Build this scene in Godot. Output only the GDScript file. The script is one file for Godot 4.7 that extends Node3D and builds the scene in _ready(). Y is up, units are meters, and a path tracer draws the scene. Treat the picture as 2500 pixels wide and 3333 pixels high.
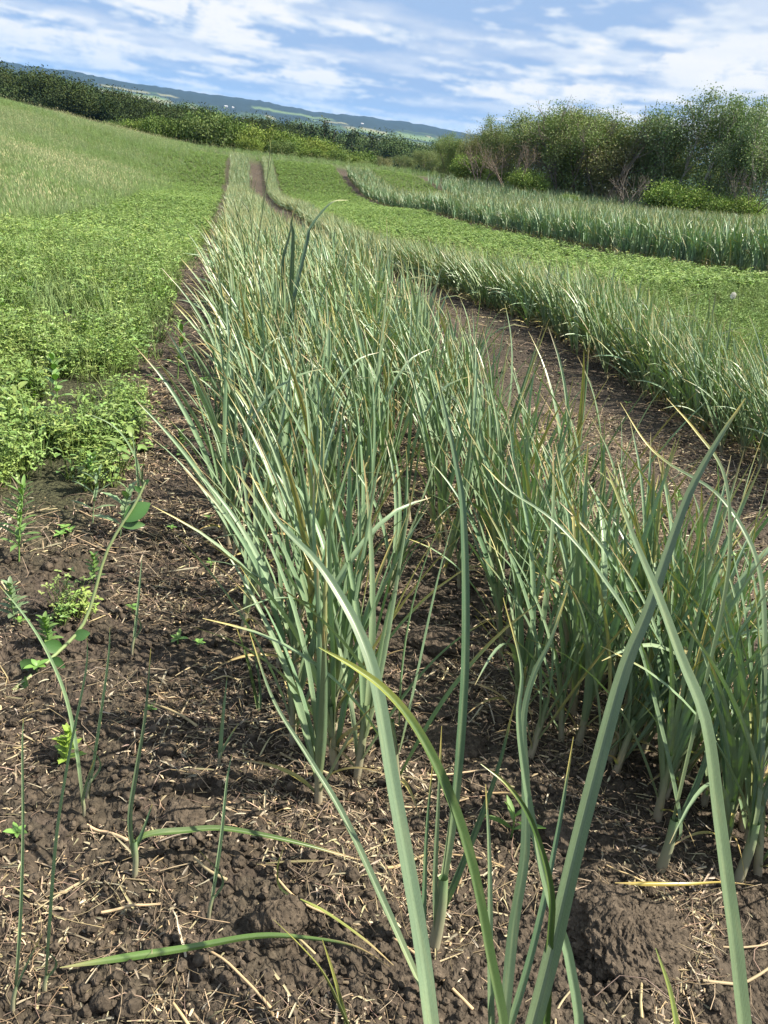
extends Node3D
# A garlic field under a broken sky: two garlic beds, clover strips, a hedge of willows and poplars, woods and a far ridge.

var rng := RandomNumberGenerator.new()
var n_a := FastNoiseLite.new()      # broad
var n_b := FastNoiseLite.new()      # fine
var n_lump := FastNoiseLite.new()   # soil lumps
var n_crumb := FastNoiseLite.new()  # soil crumbs
var n_cloud := FastNoiseLite.new()
var n_wisp := FastNoiseLite.new()
var M := {}
var used := {}

# ------------------------------------------------------------------ mesh builder
class MB:
	var v := PackedVector3Array()
	var c := PackedColorArray()
	var uv := PackedVector2Array()
	var ix := PackedInt32Array()
	func add(p: Vector3, col: Color, u: float = 0.0, w: float = 0.0) -> int:
		v.append(p); c.append(col); uv.append(Vector2(u, w))
		return v.size() - 1
	func tri(a: int, b: int, d: int) -> void:
		ix.append(a); ix.append(b); ix.append(d)
	func mesh(mat: Material) -> ArrayMesh:
		var n := PackedVector3Array()
		n.resize(v.size())
		for i in range(0, ix.size(), 3):
			var a := ix[i]; var b := ix[i + 1]; var d := ix[i + 2]
			var f := (v[d] - v[a]).cross(v[b] - v[a])
			n[a] += f; n[b] += f; n[d] += f
		for i in n.size():
			n[i] = n[i].normalized() if n[i].length_squared() > 1e-20 else Vector3.UP
		var arr := []
		arr.resize(Mesh.ARRAY_MAX)
		arr[Mesh.ARRAY_VERTEX] = v; arr[Mesh.ARRAY_NORMAL] = n; arr[Mesh.ARRAY_COLOR] = c
		arr[Mesh.ARRAY_TEX_UV] = uv; arr[Mesh.ARRAY_INDEX] = ix
		var m := ArrayMesh.new()
		m.add_surface_from_arrays(Mesh.PRIMITIVE_TRIANGLES, arr)
		m.surface_set_material(0, mat)
		return m

func lin(r: float, g: float, b: float) -> Color:
	return Color(r, g, b)

func jitter(col: Color, k: float) -> Color:
	var f := 1.0 + rng.randf_range(-k, k)
	return Color(col.r * f * (1.0 + rng.randf_range(-k, k) * 0.4), col.g * f, col.b * f * (1.0 + rng.randf_range(-k, k) * 0.4))

func numbered(called: String) -> String:
	var k: int = used.get(called, 0)
	used[called] = k + 1
	return called if k == 0 else "%s_%03d" % [called, k]

func tag(o: Node, label: String, category: String, group: String = "") -> void:
	o.set_meta("label", label); o.set_meta("category", category)
	if group != "":
		o.set_meta("group", group)

func base(called: String, at: Vector3, turn: float = 0.0) -> Node3D:
	var o := Node3D.new()
	o.name = numbered(called)
	add_child(o)
	o.position = at
	o.rotation.y = turn
	return o

func part(called: String, mesh: Mesh, parent: Node) -> MeshInstance3D:
	var o := MeshInstance3D.new()
	o.mesh = mesh
	o.name = called if parent != self else numbered(called)
	parent.add_child(o, true)
	return o

# Catmull-Rom through the points
func curve(p: Array, u: float) -> Vector3:
	var n := p.size() - 1
	var f := clampf(u, 0.0, 1.0) * n
	var i: int = mini(int(f), n - 1)
	var t := f - i
	var b: Vector3 = p[i]
	var d: Vector3 = p[i + 1]
	var a: Vector3 = p[i - 1] if i > 0 else b * 2.0 - d
	var e: Vector3 = p[i + 2] if i + 2 <= n else d * 2.0 - b
	return b.cubic_interpolate(d, a, e, t)

# ------------------------------------------------------------------ leaves
const BLADE := Color(0.310, 0.425, 0.255)
const BLADE_DEEP := Color(0.190, 0.315, 0.180)
const SHEATH := Color(0.30, 0.38, 0.20)
const YELLOW := Color(0.56, 0.48, 0.15)
const TAN := Color(0.52, 0.38, 0.20)

# a long keeled blade along a curve: a folded ribbon of 2 * half strips
var pointed := false   # both ends of a fallen leaf taper

func blade(mb: MB, pts: Array, width: float, hint: Vector3, fold: float, seg: int, half: int, tint: Color, tip: float, tip_col: Color, twist: float = 0.0, base_col: Color = SHEATH) -> void:
	var first := mb.v.size()
	var row := half * 2 + 1
	var side := hint
	var len := 0.0
	var last: Vector3 = pts[0]
	for i in seg + 1:
		var u := float(i) / seg
		var p := curve(pts, u)
		var t := (curve(pts, minf(u + 0.02, 1.0)) - curve(pts, maxf(u - 0.02, 0.0))).normalized()
		side = (side - t * side.dot(t)).normalized()
		var s := side.rotated(t, twist * u)
		var nn := s.cross(t).normalized()
		len += p.distance_to(last)
		last = p
		var w := width * 0.5 * minf(1.0, (0.62 if not pointed else 0.1) + u * (1.7 if not pointed else 4.0)) * pow(maxf(1.0 - u, 0.0), 0.62) * (1.0 + 0.03 * sin(u * 17.0 + twist * 9.0))
		w = maxf(w, 0.00035)
		var col := base_col.lerp(tint, smoothstep(0.0, 0.22, u))
		var edge := smoothstep(1.0 - tip, 1.0 - tip * 0.25, u)
		for k in row:
			var q := float(k - half) / half
			var yellow := clampf(edge * 1.25 + (absf(q) - 0.7) * smoothstep(1.0 - tip * 1.8, 1.0, u) * 0.9, 0.0, 1.0)
			var cc := col.lerp(tip_col, yellow)
			var blot := n_b.get_noise_3d(p.x * 14.0 + width * 900.0, p.y * 14.0, p.z * 14.0 + q * 0.6)
			cc = cc * (1.0 + 0.22 * blot)
			if blot > 0.33 and seg > 8:
				cc = cc.lerp(Color(0.36, 0.35, 0.17), 0.18)
			if k == half:
				cc = cc.lerp(Color(0.30, 0.38, 0.22), 0.25)
			mb.add(p + s * (q * w) + nn * (absf(q) * fold * w), cc, (q + 1.0) * 0.5, len * 6.0)
	for i in seg:
		for k in row - 1:
			var a := first + i * row + k
			mb.tri(a, a + row, a + 1)
			mb.tri(a + 1, a + row, a + row + 1)

func tube(mb: MB, pts: Array, r0: float, r1: float, seg: int, sides: int, c0: Color, c1: Color, cap: bool = false) -> void:
	var first := mb.v.size()
	var side := Vector3(0.31, 0.05, 0.95)
	for i in seg + 1:
		var u := float(i) / seg
		var p := curve(pts, u)
		var t := (curve(pts, minf(u + 0.02, 1.0)) - curve(pts, maxf(u - 0.02, 0.0))).normalized()
		if absf(side.dot(t)) > 0.98:
			side = Vector3(t.y, t.z, t.x)
		side = (side - t * side.dot(t)).normalized()
		var other := side.cross(t)
		var r := lerpf(r0, r1, u)
		for k in sides:
			var a := TAU * k / sides
			mb.add(p + (side * cos(a) + other * sin(a)) * r, c0.lerp(c1, u), float(k) / sides, u)
	for i in seg:
		for k in sides:
			var a := first + i * sides + k
			var b := first + i * sides + (k + 1) % sides
			mb.tri(a, a + sides, b)
			mb.tri(b, a + sides, b + sides)
	if cap:
		for e in 2:
			var at := mb.add(curve(pts, float(e)), c0.lerp(c1, float(e)))
			var o := first + e * seg * sides
			for k in sides:
				if e == 0:
					mb.tri(at, o + k, o + (k + 1) % sides)
				else:
					mb.tri(at, o + (k + 1) % sides, o + k)

# an oval leaf, flat to slightly folded, its base at p, pointing along d with its face up along n
func oval(mb: MB, p: Vector3, d: Vector3, n: Vector3, length: float, width: float, droop: float, col: Color, seg: int = 4, sharp: float = 1.0, tooth: float = 0.0) -> void:
	var s := d.cross(n).normalized()
	var up := s.cross(d).normalized()
	var first := mb.v.size()
	for i in seg + 1:
		var u := float(i) / seg
		var w := width * 0.5 * pow(sin(PI * clampf(pow(u, sharp) * 0.96 + 0.03, 0.0, 1.0)), 0.8)
		if tooth > 0.0 and i % 2 == 1:
			w *= 1.0 - tooth
		var q := p + d * (length * u * (1.0 - 0.2 * droop * u)) - up * (length * droop * u * u)
		mb.add(q - s * w + up * w * 0.3, col, 0.0, u)
		mb.add(q, col * 1.12, 0.5, u)
		mb.add(q + s * w + up * w * 0.3, col, 1.0, u)
	for i in seg:
		for k in 2:
			var a := first + i * 3 + k
			mb.tri(a, a + 3, a + 1)
			mb.tri(a + 1, a + 3, a + 4)

# points of a leaf that leaves at p with azimuth az, th0 radians off the vertical, and bends to th1
func arc(p: Vector3, az: float, th0: float, th1: float, length: float, wind: float, n: int = 6, late: float = 1.7) -> Array:
	var out := [p]
	var q := p
	for i in n:
		var u := (i + 0.5) / n
		var th := lerpf(th0, th1, pow(u, late))
		var d := Vector3(cos(az) * sin(th), cos(th), sin(az) * sin(th)) + Vector3(-wind * u, 0, 0)
		q += d.normalized() * (length / n)
		out.append(q)
	return out

# ------------------------------------------------------------------ the lie of the land
func prof(d: float) -> float:
	const D := [-40.0, 0.0, 4.0, 5.2, 10.0, 14.5, 23.0, 33.0, 37.0, 42.0, 49.0, 56.0, 66.0, 90.0, 150.0, 400.0, 1200.0]
	const Y := [0.6, 0.0, 0.0, -0.09, -0.53, -0.82, -1.22, -1.78, -1.85, -1.55, -1.08, -1.05, -1.6, -3.4, -7.0, -22.0, -62.0]
	if d <= D[0]:
		return Y[0]
	for i in D.size() - 1:
		if d < D[i + 1]:
			var m := PackedFloat32Array([0, 0])
			for e in 2:
				var j: int = clampi(i + e, 1, D.size() - 2)
				var s0: float = (Y[j] - Y[j - 1]) / (D[j] - D[j - 1])
				var s1: float = (Y[j + 1] - Y[j]) / (D[j + 1] - D[j])
				m[e] = 0.0 if s0 * s1 <= 0.0 else 2.0 * s0 * s1 / (s0 + s1)
			var h: float = D[i + 1] - D[i]
			var t: float = (d - D[i]) / h
			var t2 := t * t
			var t3 := t2 * t
			return (2 * t3 - 3 * t2 + 1) * Y[i] + (t3 - 2 * t2 + t) * h * m[0] + (3 * t2 - 2 * t3) * Y[i + 1] + (t3 - t2) * h * m[1]
	return Y[Y.size() - 1]

func land(x: float, z: float) -> float:
	var r := sqrt(x * x + z * z)
	var d := r if r > 140.0 else lerpf(-z, r, smoothstep(60.0, 140.0, r))
	var y := prof(d)
	if r < 400.0:
		var side := 0.11 * clampf(x - 2.0, 0.0, 3.3) + 0.050 * clampf(x - 5.3, 0.0, 22.0)
		y += side * smoothstep(2.5, 8.0, d) * (1.0 - 0.72 * smoothstep(36.0, 60.0, d)) * (1.0 - smoothstep(100.0, 260.0, r))
		y += 0.155 * clampf(-2.0 - x, 0.0, 9.0) * smoothstep(8.0, 20.0, d) * (1.0 - smoothstep(43.0, 66.0, d))
		if r > 6.0:
			y += n_a.get_noise_2d(x * 0.9, z * 0.9) * 0.09 * smoothstep(6.0, 25.0, r)
	if r > 900.0:
		var az := atan2(x, -z)
		var top := 150.0 - 26.0 * az + 16.0 * n_a.get_noise_1d(az * 60.0) + 5.0 * n_b.get_noise_1d(az * 60.0)
		y += top * smoothstep(1500.0, 4700.0, r) + 9.0 * n_a.get_noise_2d(x * 0.012, z * 0.012) * smoothstep(1100.0, 2200.0, r)
		y += 4.0 * n_b.get_noise_2d(x * 0.012, z * 0.02) * smoothstep(3000.0, 4500.0, r)
		y -= 60.0 * smoothstep(5200.0, 7500.0, r)
	return y

func wob(z: float) -> float:   # the beds are not ruled with a ruler
	return 0.05 * n_a.get_noise_1d(z * 2.1 + 40.0)

func in_bed(x: float, z: float) -> float:   # 1 on bare soil
	var e := n_b.get_noise_2d(x * 0.5, z * 0.5) * 0.10
	var k := x - wob(z) + e
	var a := smoothstep(-0.36, -0.22, k) * (1.0 - smoothstep(2.02, 2.22, k))
	a = maxf(a, smoothstep(5.0, 5.2, k) * (1.0 - smoothstep(6.4, 6.7, k)))
	a = maxf(a, smoothstep(9.2, 9.6, k) * (1.0 - smoothstep(20.5, 21.0, k)) * 0.9)
	# the near edge of the clover is ragged and open soil reaches further out near the camera
	a = maxf(a, (1.0 - smoothstep(1.35, 1.9, -z - e * 6.0)) * smoothstep(-1.6, -1.1, x))
	return a * (1.0 - smoothstep(46.0, 50.0, -z))

func relief(x: float, z: float, soil: float) -> float:
	var r := sqrt(x * x + z * z)
	if r > 14.0:
		return 0.0
	var y := n_a.get_noise_2d(x * 22.0, z * 22.0) * 0.018
	if r < 7.0:
		var f := 1.0 - smoothstep(4.5, 7.0, r)
		var rough := smoothstep(-0.35, 0.25, n_a.get_noise_2d(x * 12.0 + 91.0, z * 12.0))
		y += n_b.get_noise_2d(x * 5.0, z * 5.0) * 0.012 * f
		var lump := clampf(-n_lump.get_noise_2d(x, z), 0.0, 1.0)
		y += lump * lump * 0.0075 * rough * f
		if r < 3.5:
			var g := 1.0 - smoothstep(2.4, 3.5, r)
			var crumb := clampf(-n_crumb.get_noise_2d(x, z), 0.0, 1.0)
			y += crumb * crumb * 0.0062 * g
			y += absf(n_b.get_noise_2d(x * 24.0, z * 24.0)) * -0.0085 * g
			y += n_b.get_noise_2d(x * 60.0, z * 60.0) * 0.0030 * g
	return y * lerpf(0.45, 1.0, soil)

func ground(x: float, z: float) -> float:
	return land(x, z) + relief(x, z, in_bed(x, z))

func on(x: float, z: float) -> Vector3:
	return Vector3(x, ground(x, z), z)

# ------------------------------------------------------------------ sky
func sky_color(dir: Vector3) -> Color:
	var e := maxf(dir.y, 0.0)
	var blue := Color(0.50, 0.68, 0.91).lerp(Color(0.31, 0.51, 0.85), smoothstep(0.0, 0.22, e))
	blue = blue.lerp(Color(0.14, 0.31, 0.70), smoothstep(0.2, 0.9, e))
	var k := 1.0 / (e + 0.05)
	# a thin high veil
	var wisp := n_wisp.get_noise_2d(dir.x * k * 0.5, dir.z * k * 0.9)
	var c := blue.lerp(Color(0.62, 0.76, 0.95), clampf(0.30 + wisp * 1.1, 0.0, 0.8))
	# cumulus: a layer with a flat base and heaped tops, crossed in short steps
	var through := 0.0
	var sum := Color(0, 0, 0)
	var clear := 1.0
	var steps := 24
	for i in steps:
		var f := (i + 0.5) / steps
		var t := k * (1.0 + 0.62 * f)
		var n := n_cloud.get_noise_3d(dir.x * t, f * 0.66, dir.z * t * 0.6)
		var big := n_wisp.get_noise_2d(dir.x * t * 0.42 + 90.0, dir.z * t * 0.3)
		var dens := n + 0.34 * big + 0.33 - 0.40 * f * f - 0.06 * (1.0 - smoothstep(0.0, 0.12, f))
		if dens <= 0.0:
			continue
		var a := 1.0 - exp(-dens * 46.0 * minf(1.0, 0.35 + 0.09 * k))
		# what the sun reaches: tops and thin edges
		var lit := clampf(0.58 + 1.0 * f - 1.25 * dens + 0.5 * n_wisp.get_noise_2d(dir.x * t * 7.0 + 9.0, dir.z * t * 5.0) + 0.95 * n_wisp.get_noise_2d(dir.x * t * 2.2, dir.z * t * 1.5 + f * 2.0), 0.0, 1.0)
		var col := Color(0.38, 0.54, 0.81).lerp(Color(0.70, 0.80, 0.93), smoothstep(0.0, 0.40, lit)).lerp(Color(0.99, 0.99, 0.985), smoothstep(0.34, 0.74, lit))
		sum += col * (a * clear)
		clear *= 1.0 - a
		if clear < 0.03:
			break
	c = c * clear + sum
	# pale broken layers in front of it all
	var veil := n_wisp.get_noise_2d(dir.x * k * 0.8 + 12.0, dir.z * k * 0.8 + 40.0) + 0.5 * n_cloud.get_noise_2d(dir.x * k * 2.0, dir.z * k * 1.6)
	c = c.lerp(Color(0.84, 0.895, 0.965), clampf(0.14 + 1.15 * veil, 0.0, 0.62))
	# air near the horizon
	c = c.lerp(Color(0.50, 0.69, 0.93), 0.35 * (1.0 - smoothstep(0.0, 0.065, e)))
	c.a = 1.0
	return c

func sky_strip(img: Image, az0: float, w: int, x_step: float, y_off: int, h_full: int) -> void:
	for j in img.get_height():
		var el := PI * 0.5 - PI * (y_off + j + 0.5) / h_full
		for i in w:
			var az := az0 + (i + 0.5) * x_step
			var c := sky_color(Vector3(sin(az) * cos(el), sin(el), -cos(az) * cos(el)))
			img.set_pixel(i, j, c.linear_to_srgb())

func make_sky() -> ImageTexture:
	var low := Image.create(768, 384, false, Image.FORMAT_RGB8)
	low.fill(Color(0.60, 0.74, 0.92).linear_to_srgb())
	var up := Image.create(768, 194, false, Image.FORMAT_RGB8)
	sky_strip(up, -PI * 0.5, 768, TAU / 768.0, 0, 384)
	low.blit_rect(up, Rect2i(0, 0, 768, 194), Vector2i.ZERO)
	low.resize(4096, 2048, Image.INTERPOLATE_CUBIC)
	# the same sky again, finer, for the low band in which its detail is small
	var fine := Image.create(800, 340, false, Image.FORMAT_RGB8)
	sky_strip(fine, -PI + TAU * 1760.0 / 4096.0, 800, TAU / 4096.0, 700, 2048)
	low.blit_rect(fine, Rect2i(0, 0, 800, 340), Vector2i(736, 700))
	return ImageTexture.create_from_image(low)

# ------------------------------------------------------------------ materials
func mat(called: String, rough: float, back: Color = Color.BLACK, spec: float = 0.5) -> StandardMaterial3D:
	var m := StandardMaterial3D.new()
	m.resource_name = called
	m.vertex_color_use_as_albedo = true
	m.roughness = rough
	m.metallic_specular = spec
	m.cull_mode = BaseMaterial3D.CULL_DISABLED
	if back != Color.BLACK:
		m.backlight_enabled = true
		m.backlight = back
	M[called] = m
	return m

func noise_tex(freq: float, type: int, lo: float, hi: float, size: int, oct: int = 5, seed_: int = 3) -> NoiseTexture2D:
	var n := FastNoiseLite.new()
	n.noise_type = type
	n.frequency = freq
	n.fractal_octaves = oct
	n.seed = seed_
	var t := NoiseTexture2D.new()
	t.noise = n
	t.width = size
	t.height = size
	t.seamless = true
	var g := Gradient.new()
	g.set_color(0, Color(lo, lo, lo))
	g.set_color(1, Color(hi, hi, hi))
	t.color_ramp = g
	return t

func materials() -> void:
	# veins that run along a leaf
	var im := Image.create(64, 128, false, Image.FORMAT_RGB8)
	var r := RandomNumberGenerator.new()
	r.seed = 5
	var col := PackedFloat32Array()
	for i in 64:
		col.append(0.80 + 0.20 * absf(sin(i * 0.75)) - r.randf() * 0.12)
	for j in 128:
		for i in 64:
			var f := clampf(col[i] + 0.05 * n_b.get_noise_2d(i * 3.0, j * 0.6) * 2.0, 0.0, 1.0)
			im.set_pixel(i, j, Color(f, f, f))
	var veins := ImageTexture.create_from_image(im)
	var g := mat("garlic_leaf", 0.36, Color(0.42, 0.50, 0.16), 0.5)
	g.albedo_texture = veins
	mat("stem", 0.55, Color(0.2, 0.22, 0.1))
	mat("clover_leaf", 0.45, Color(0.50, 0.62, 0.16), 0.5)
	mat("grass_blade", 0.75, Color(0.5, 0.55, 0.2), 0.2)
	mat("tree_leaf", 0.75, Color(0.50, 0.60, 0.2), 0.2)
	mat("wood_leaf", 0.85, Color(0.2, 0.25, 0.1), 0.15)
	mat("bark", 0.9)
	mat("straw", 0.6, Color(0.3, 0.26, 0.16), 0.4)
	mat("plain", 0.85)
	var s := mat("soil", 0.93, Color.BLACK, 0.35)
	s.albedo_texture = noise_tex(0.03, FastNoiseLite.TYPE_SIMPLEX_SMOOTH, 0.42, 1.1, 1024)
	s.uv1_triplanar = true
	s.uv1_world_triplanar = true
	s.uv1_scale = Vector3(2.7, 2.7, 2.7)
	s.heightmap_enabled = true
	s.heightmap_texture = noise_tex(0.035, FastNoiseLite.TYPE_SIMPLEX_SMOOTH, 0.0, 1.0, 1024, 5, 9)
	s.heightmap_scale = 0.9

# ------------------------------------------------------------------ the ground sheet
func ground_color(x: float, z: float) -> Color:
	var r := sqrt(x * x + z * z)
	var soil := Color(0.138, 0.111, 0.083)
	if r < 60.0:
		soil = soil * (0.88 + 0.30 * n_a.get_noise_2d(x * 5.0, z * 5.0))
		var green := Color(0.090, 0.092, 0.048)
		green = green.lerp(Color(0.125, 0.17, 0.055), smoothstep(6.0, 18.0, r))
		var hill := smoothstep(-2.2, -3.2, x)
		green = green.lerp(Color(0.12, 0.16, 0.065), hill)
		return green.lerp(soil, in_bed(x, z))
	var wild := Color(0.07, 0.10, 0.035)
	if r < 700.0:
		return wild
	# the valley and the ridge: crops, pasture and woods
	var f := n_a.get_noise_2d(x * 0.022 + 7.0, z * 0.055)
	var c := Color(0.20, 0.29, 0.10) if f > 0.08 else (Color(0.34, 0.33, 0.17) if f < -0.28 else Color(0.085, 0.14, 0.045))
	var wood := n_a.get_noise_2d(x * 0.016 - 60.0, z * 0.05) + 1.3 * smoothstep(2900.0, 4500.0, r) - 0.25
	c = c.lerp(Color(0.018, 0.032, 0.016), smoothstep(-0.03, 0.03, wood))
	return wild.lerp(c, smoothstep(700.0, 1000.0, r))

func make_ground() -> void:
	var az := PackedFloat32Array()
	var a := -62.0
	while a < 92.0:
		az.append(deg_to_rad(a)); a += 0.27
	while a < 298.0:
		az.append(deg_to_rad(a)); a += 6.0
	var rr := PackedFloat32Array([0.02, 0.06, 0.12, 0.18, 0.22, 0.26])
	var q := 0.28
	while q < 7000.0:
		rr.append(q)
		q *= 1.0045 if q < 1.6 else (1.0075 if q < 6.0 else (1.02 if q < 60.0 else 1.03))
	var na := az.size()
	var nr := rr.size()
	var v := PackedVector3Array(); v.resize(na * nr)
	var c := PackedColorArray(); c.resize(na * nr)
	var nn := PackedVector3Array(); nn.resize(na * nr)
	var ix := PackedInt32Array()
	for j in nr:
		for i in na:
			var x := sin(az[i]) * rr[j]
			var z := -cos(az[i]) * rr[j]
			v[j * na + i] = Vector3(x, land(x, z) + (relief(x, z, in_bed(x, z)) if rr[j] < 14.0 else 0.0), z)
			c[j * na + i] = ground_color(x, z)
	for j in nr:
		for i in na:
			var l := v[j * na + (i + na - 1) % na]
			var r2 := v[j * na + (i + 1) % na]
			var o := v[maxi(j - 1, 0) * na + i]
			var p := v[mini(j + 1, nr - 1) * na + i]
			var f := (r2 - l).cross(o - p)
			nn[j * na + i] = (f if f.y >= 0.0 else -f).normalized()
	ix.resize((nr - 1) * na * 6)
	var k := 0
	for j in nr - 1:
		for i in na:
			var p0 := j * na + i
			var p1 := j * na + (i + 1) % na
			ix[k] = p0; ix[k + 1] = p0 + na; ix[k + 2] = p1
			ix[k + 3] = p1; ix[k + 4] = p0 + na; ix[k + 5] = p1 + na
			k += 6
	var arr := []
	arr.resize(Mesh.ARRAY_MAX)
	arr[Mesh.ARRAY_VERTEX] = v; arr[Mesh.ARRAY_NORMAL] = nn; arr[Mesh.ARRAY_COLOR] = c; arr[Mesh.ARRAY_INDEX] = ix
	var m := ArrayMesh.new()
	m.add_surface_from_arrays(Mesh.PRIMITIVE_TRIANGLES, arr)
	m.surface_set_material(0, M.soil)
	var o := part("ground", m, self)
	o.set_meta("kind", "structure")

# ------------------------------------------------------------------ copies of what nobody could count
func scatter(called: String, piece: String, meshes: Array, where: Array) -> void:
	# where: one array of [Transform3D, Color] per mesh
	var root := Node3D.new()
	root.name = numbered(called)
	root.set_meta("kind", "stuff")
	add_child(root)
	for k in meshes.size():
		var n: int = where[k].size()
		if n == 0:
			continue
		var mm := MultiMesh.new()
		mm.transform_format = MultiMesh.TRANSFORM_3D
		mm.use_colors = true
		mm.mesh = meshes[k]
		mm.instance_count = n
		for i in n:
			mm.set_instance_transform(i, where[k][i][0])
			mm.set_instance_color(i, where[k][i][1])
		var o := MultiMeshInstance3D.new()
		o.multimesh = mm
		o.name = piece
		o.set_meta("kind", "stuff")
		root.add_child(o, true)

func lists(n: int) -> Array:
	var out := []
	for i in n:
		out.append([])
	return out

func stand(p: Vector3, s: float, turn: float, lean: float = 0.0, toward: float = PI) -> Transform3D:
	var b := Basis(Vector3.UP, turn)
	if lean != 0.0:
		b = Basis(Vector3(-sin(toward), 0, cos(toward)).normalized(), -lean) * b
	return Transform3D(b.scaled(Vector3(s, s, s)), p)

func grey(k: float) -> Color:
	var f := 1.0 + rng.randf_range(-k, k)
	return Color(f * (1.0 + rng.randf_range(-k, k) * 0.5), f, f * (1.0 + rng.randf_range(-k, k) * 0.5))

# ------------------------------------------------------------------ garlic
# one plant's leaves as [points, width, hint, tint, tip share, tip colour, twist]
func garlic_leaves(k: int, tall: float, wide: float, wind: float = 1.0, dry: float = 1.0) -> Array:
	var out := []
	var n := 5 + k % 3
	var az := rng.randf() * TAU
	for i in n:
		var f := float(i) / (n - 1)        # 0 outermost, 1 the youngest
		var a := az + PI * (i % 2) + rng.randf_range(-0.5, 0.5)
		var th0 := lerpf(0.36, 0.05, f) + rng.randf_range(-0.06, 0.08)
		var th1 := lerpf(0.80, 0.26, f) + rng.randf_range(-0.2, 0.35)
		if rng.randf() < 0.10:
			th1 += 1.1
		var l := tall * lerpf(0.62, 0.98, sin(PI * (0.2 + 0.6 * f))) * rng.randf_range(0.85, 1.12)
		var h := lerpf(0.02, 0.115, f) * tall / 0.42
		var p := Vector3(cos(a) * 0.004, h, sin(a) * 0.004)
		var pts := arc(p, a, th0, th1, l, rng.randf_range(0.12, 0.42) * wind, 6, rng.randf_range(1.4, 2.6))
		var tint := BLADE.lerp(BLADE_DEEP, rng.randf())
		if rng.randf() < 0.07:
			tint = YELLOW.lerp(tint, rng.randf_range(0.25, 0.7))
		var tip := rng.randf_range(0.06, 0.24) if i > 0 else rng.randf_range(0.12, 0.6)
		var tc := YELLOW.lerp(TAN, rng.randf())
		out.append([pts, wide * rng.randf_range(0.75, 1.15) * lerpf(0.8, 1.05, sin(PI * f)), Vector3(-sin(a), 0, cos(a)), jitter(tint, 0.12), minf(tip * dry, 0.8), tc, rng.randf_range(-0.9, 0.9)])
	for i in 1 + k % 2:     # withered lower leaves
		var a := rng.randf() * TAU
		var pts := arc(Vector3(cos(a) * 0.004, 0.012 + 0.02 * i, sin(a) * 0.004), a, rng.randf_range(0.25, 0.7), rng.randf_range(1.5, 2.3), tall * rng.randf_range(0.22, 0.45), 0.1, 6, 1.1)
		var c := YELLOW.lerp(TAN, rng.randf())
		out.append([pts, wide * 0.55, Vector3(-sin(a), 0, cos(a)), jitter(c, 0.15), 0.5, TAN * 0.8, rng.randf_range(-2.0, 2.0)])
	return out

func garlic_stem(tall: float) -> MB:
	var mb := MB.new()
	var lean := Vector3(rng.randf_range(-0.008, 0.004), 0, rng.randf_range(-0.005, 0.005))
	tube(mb, [Vector3(0, -0.02, 0), Vector3(0, 0.05, 0) + lean * 0.4, Vector3(0, 0.125 * tall / 0.42, 0) + lean], 0.0058, 0.0042, 4, 7, Color(0.33, 0.27, 0.20), Color(0.16, 0.24, 0.11))
	return mb

func garlic_parts(k: int, tall: float, wide: float) -> Node3D:
	var o := Node3D.new()
	part("stem", garlic_stem(tall).mesh(M.stem), o)
	for L in garlic_leaves(k, tall, wide):
		var mb := MB.new()
		blade(mb, L[0], L[1], L[2], 0.55, 12, 2, L[3], L[4], L[5], L[6])
		part("leaf", mb.mesh(M.garlic_leaf), o)
	return o

func garlic_whole(k: int, tall: float, wide: float, seg: int, half: int, wind: float = 1.0, dry: float = 1.0) -> Mesh:
	var mb := MB.new()
	for L in garlic_leaves(k, tall, wide, wind, dry):
		blade(mb, L[0], L[1], L[2], 0.55, seg, half, L[3], L[4], L[5], L[6])
	tube(mb, [Vector3(0, -0.02, 0), Vector3(0, 0.06, 0), Vector3(0, 0.12 * tall / 0.42, 0)], 0.006, 0.004, 1, 4, Color(0.33, 0.27, 0.20), Color(0.16, 0.24, 0.11))
	return mb.mesh(M.garlic_leaf)

func hero_leaf(root: Node3D, pts: Array, width: float, tip: float, tip_col: Color, fold: float = 0.5, tint: Color = BLADE, twist: float = 0.0, base_col: Color = SHEATH) -> void:
	var q := []
	for p in pts:
		q.append(p - root.position)
	var mb := MB.new()
	var d: Vector3 = q[q.size() - 1] - q[0]
	var hint := Vector3(d.z, 0, -d.x).normalized() if Vector2(d.x, d.z).length() > 0.03 else Vector3(1, 0, 0.2).normalized()
	if hint.x < 0.0:
		hint = -hint
	hint = (hint + Vector3(0.8, 0, 0.15)).normalized()
	blade(mb, q, width * 0.93, hint, fold, 34, 3, jitter(tint * Color(0.56, 0.60, 0.57), 0.08), tip, tip_col, twist, base_col)
	part("leaf", mb.mesh(M.garlic_leaf), root)

func hero_stem(root: Node3D, top: Vector3, r: float) -> void:
	var mb := MB.new()
	tube(mb, [Vector3(0, -0.03, 0), top * 0.5 + Vector3(0.002, 0, 0.001), top], r, r * 0.75, 6, 10, Color(0.30, 0.25, 0.19), Color(0.15, 0.24, 0.11))
	part("stem", mb.mesh(M.stem), root)

func V(x: float, y: float, z: float) -> Vector3:
	return Vector3(x, y, z)

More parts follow.
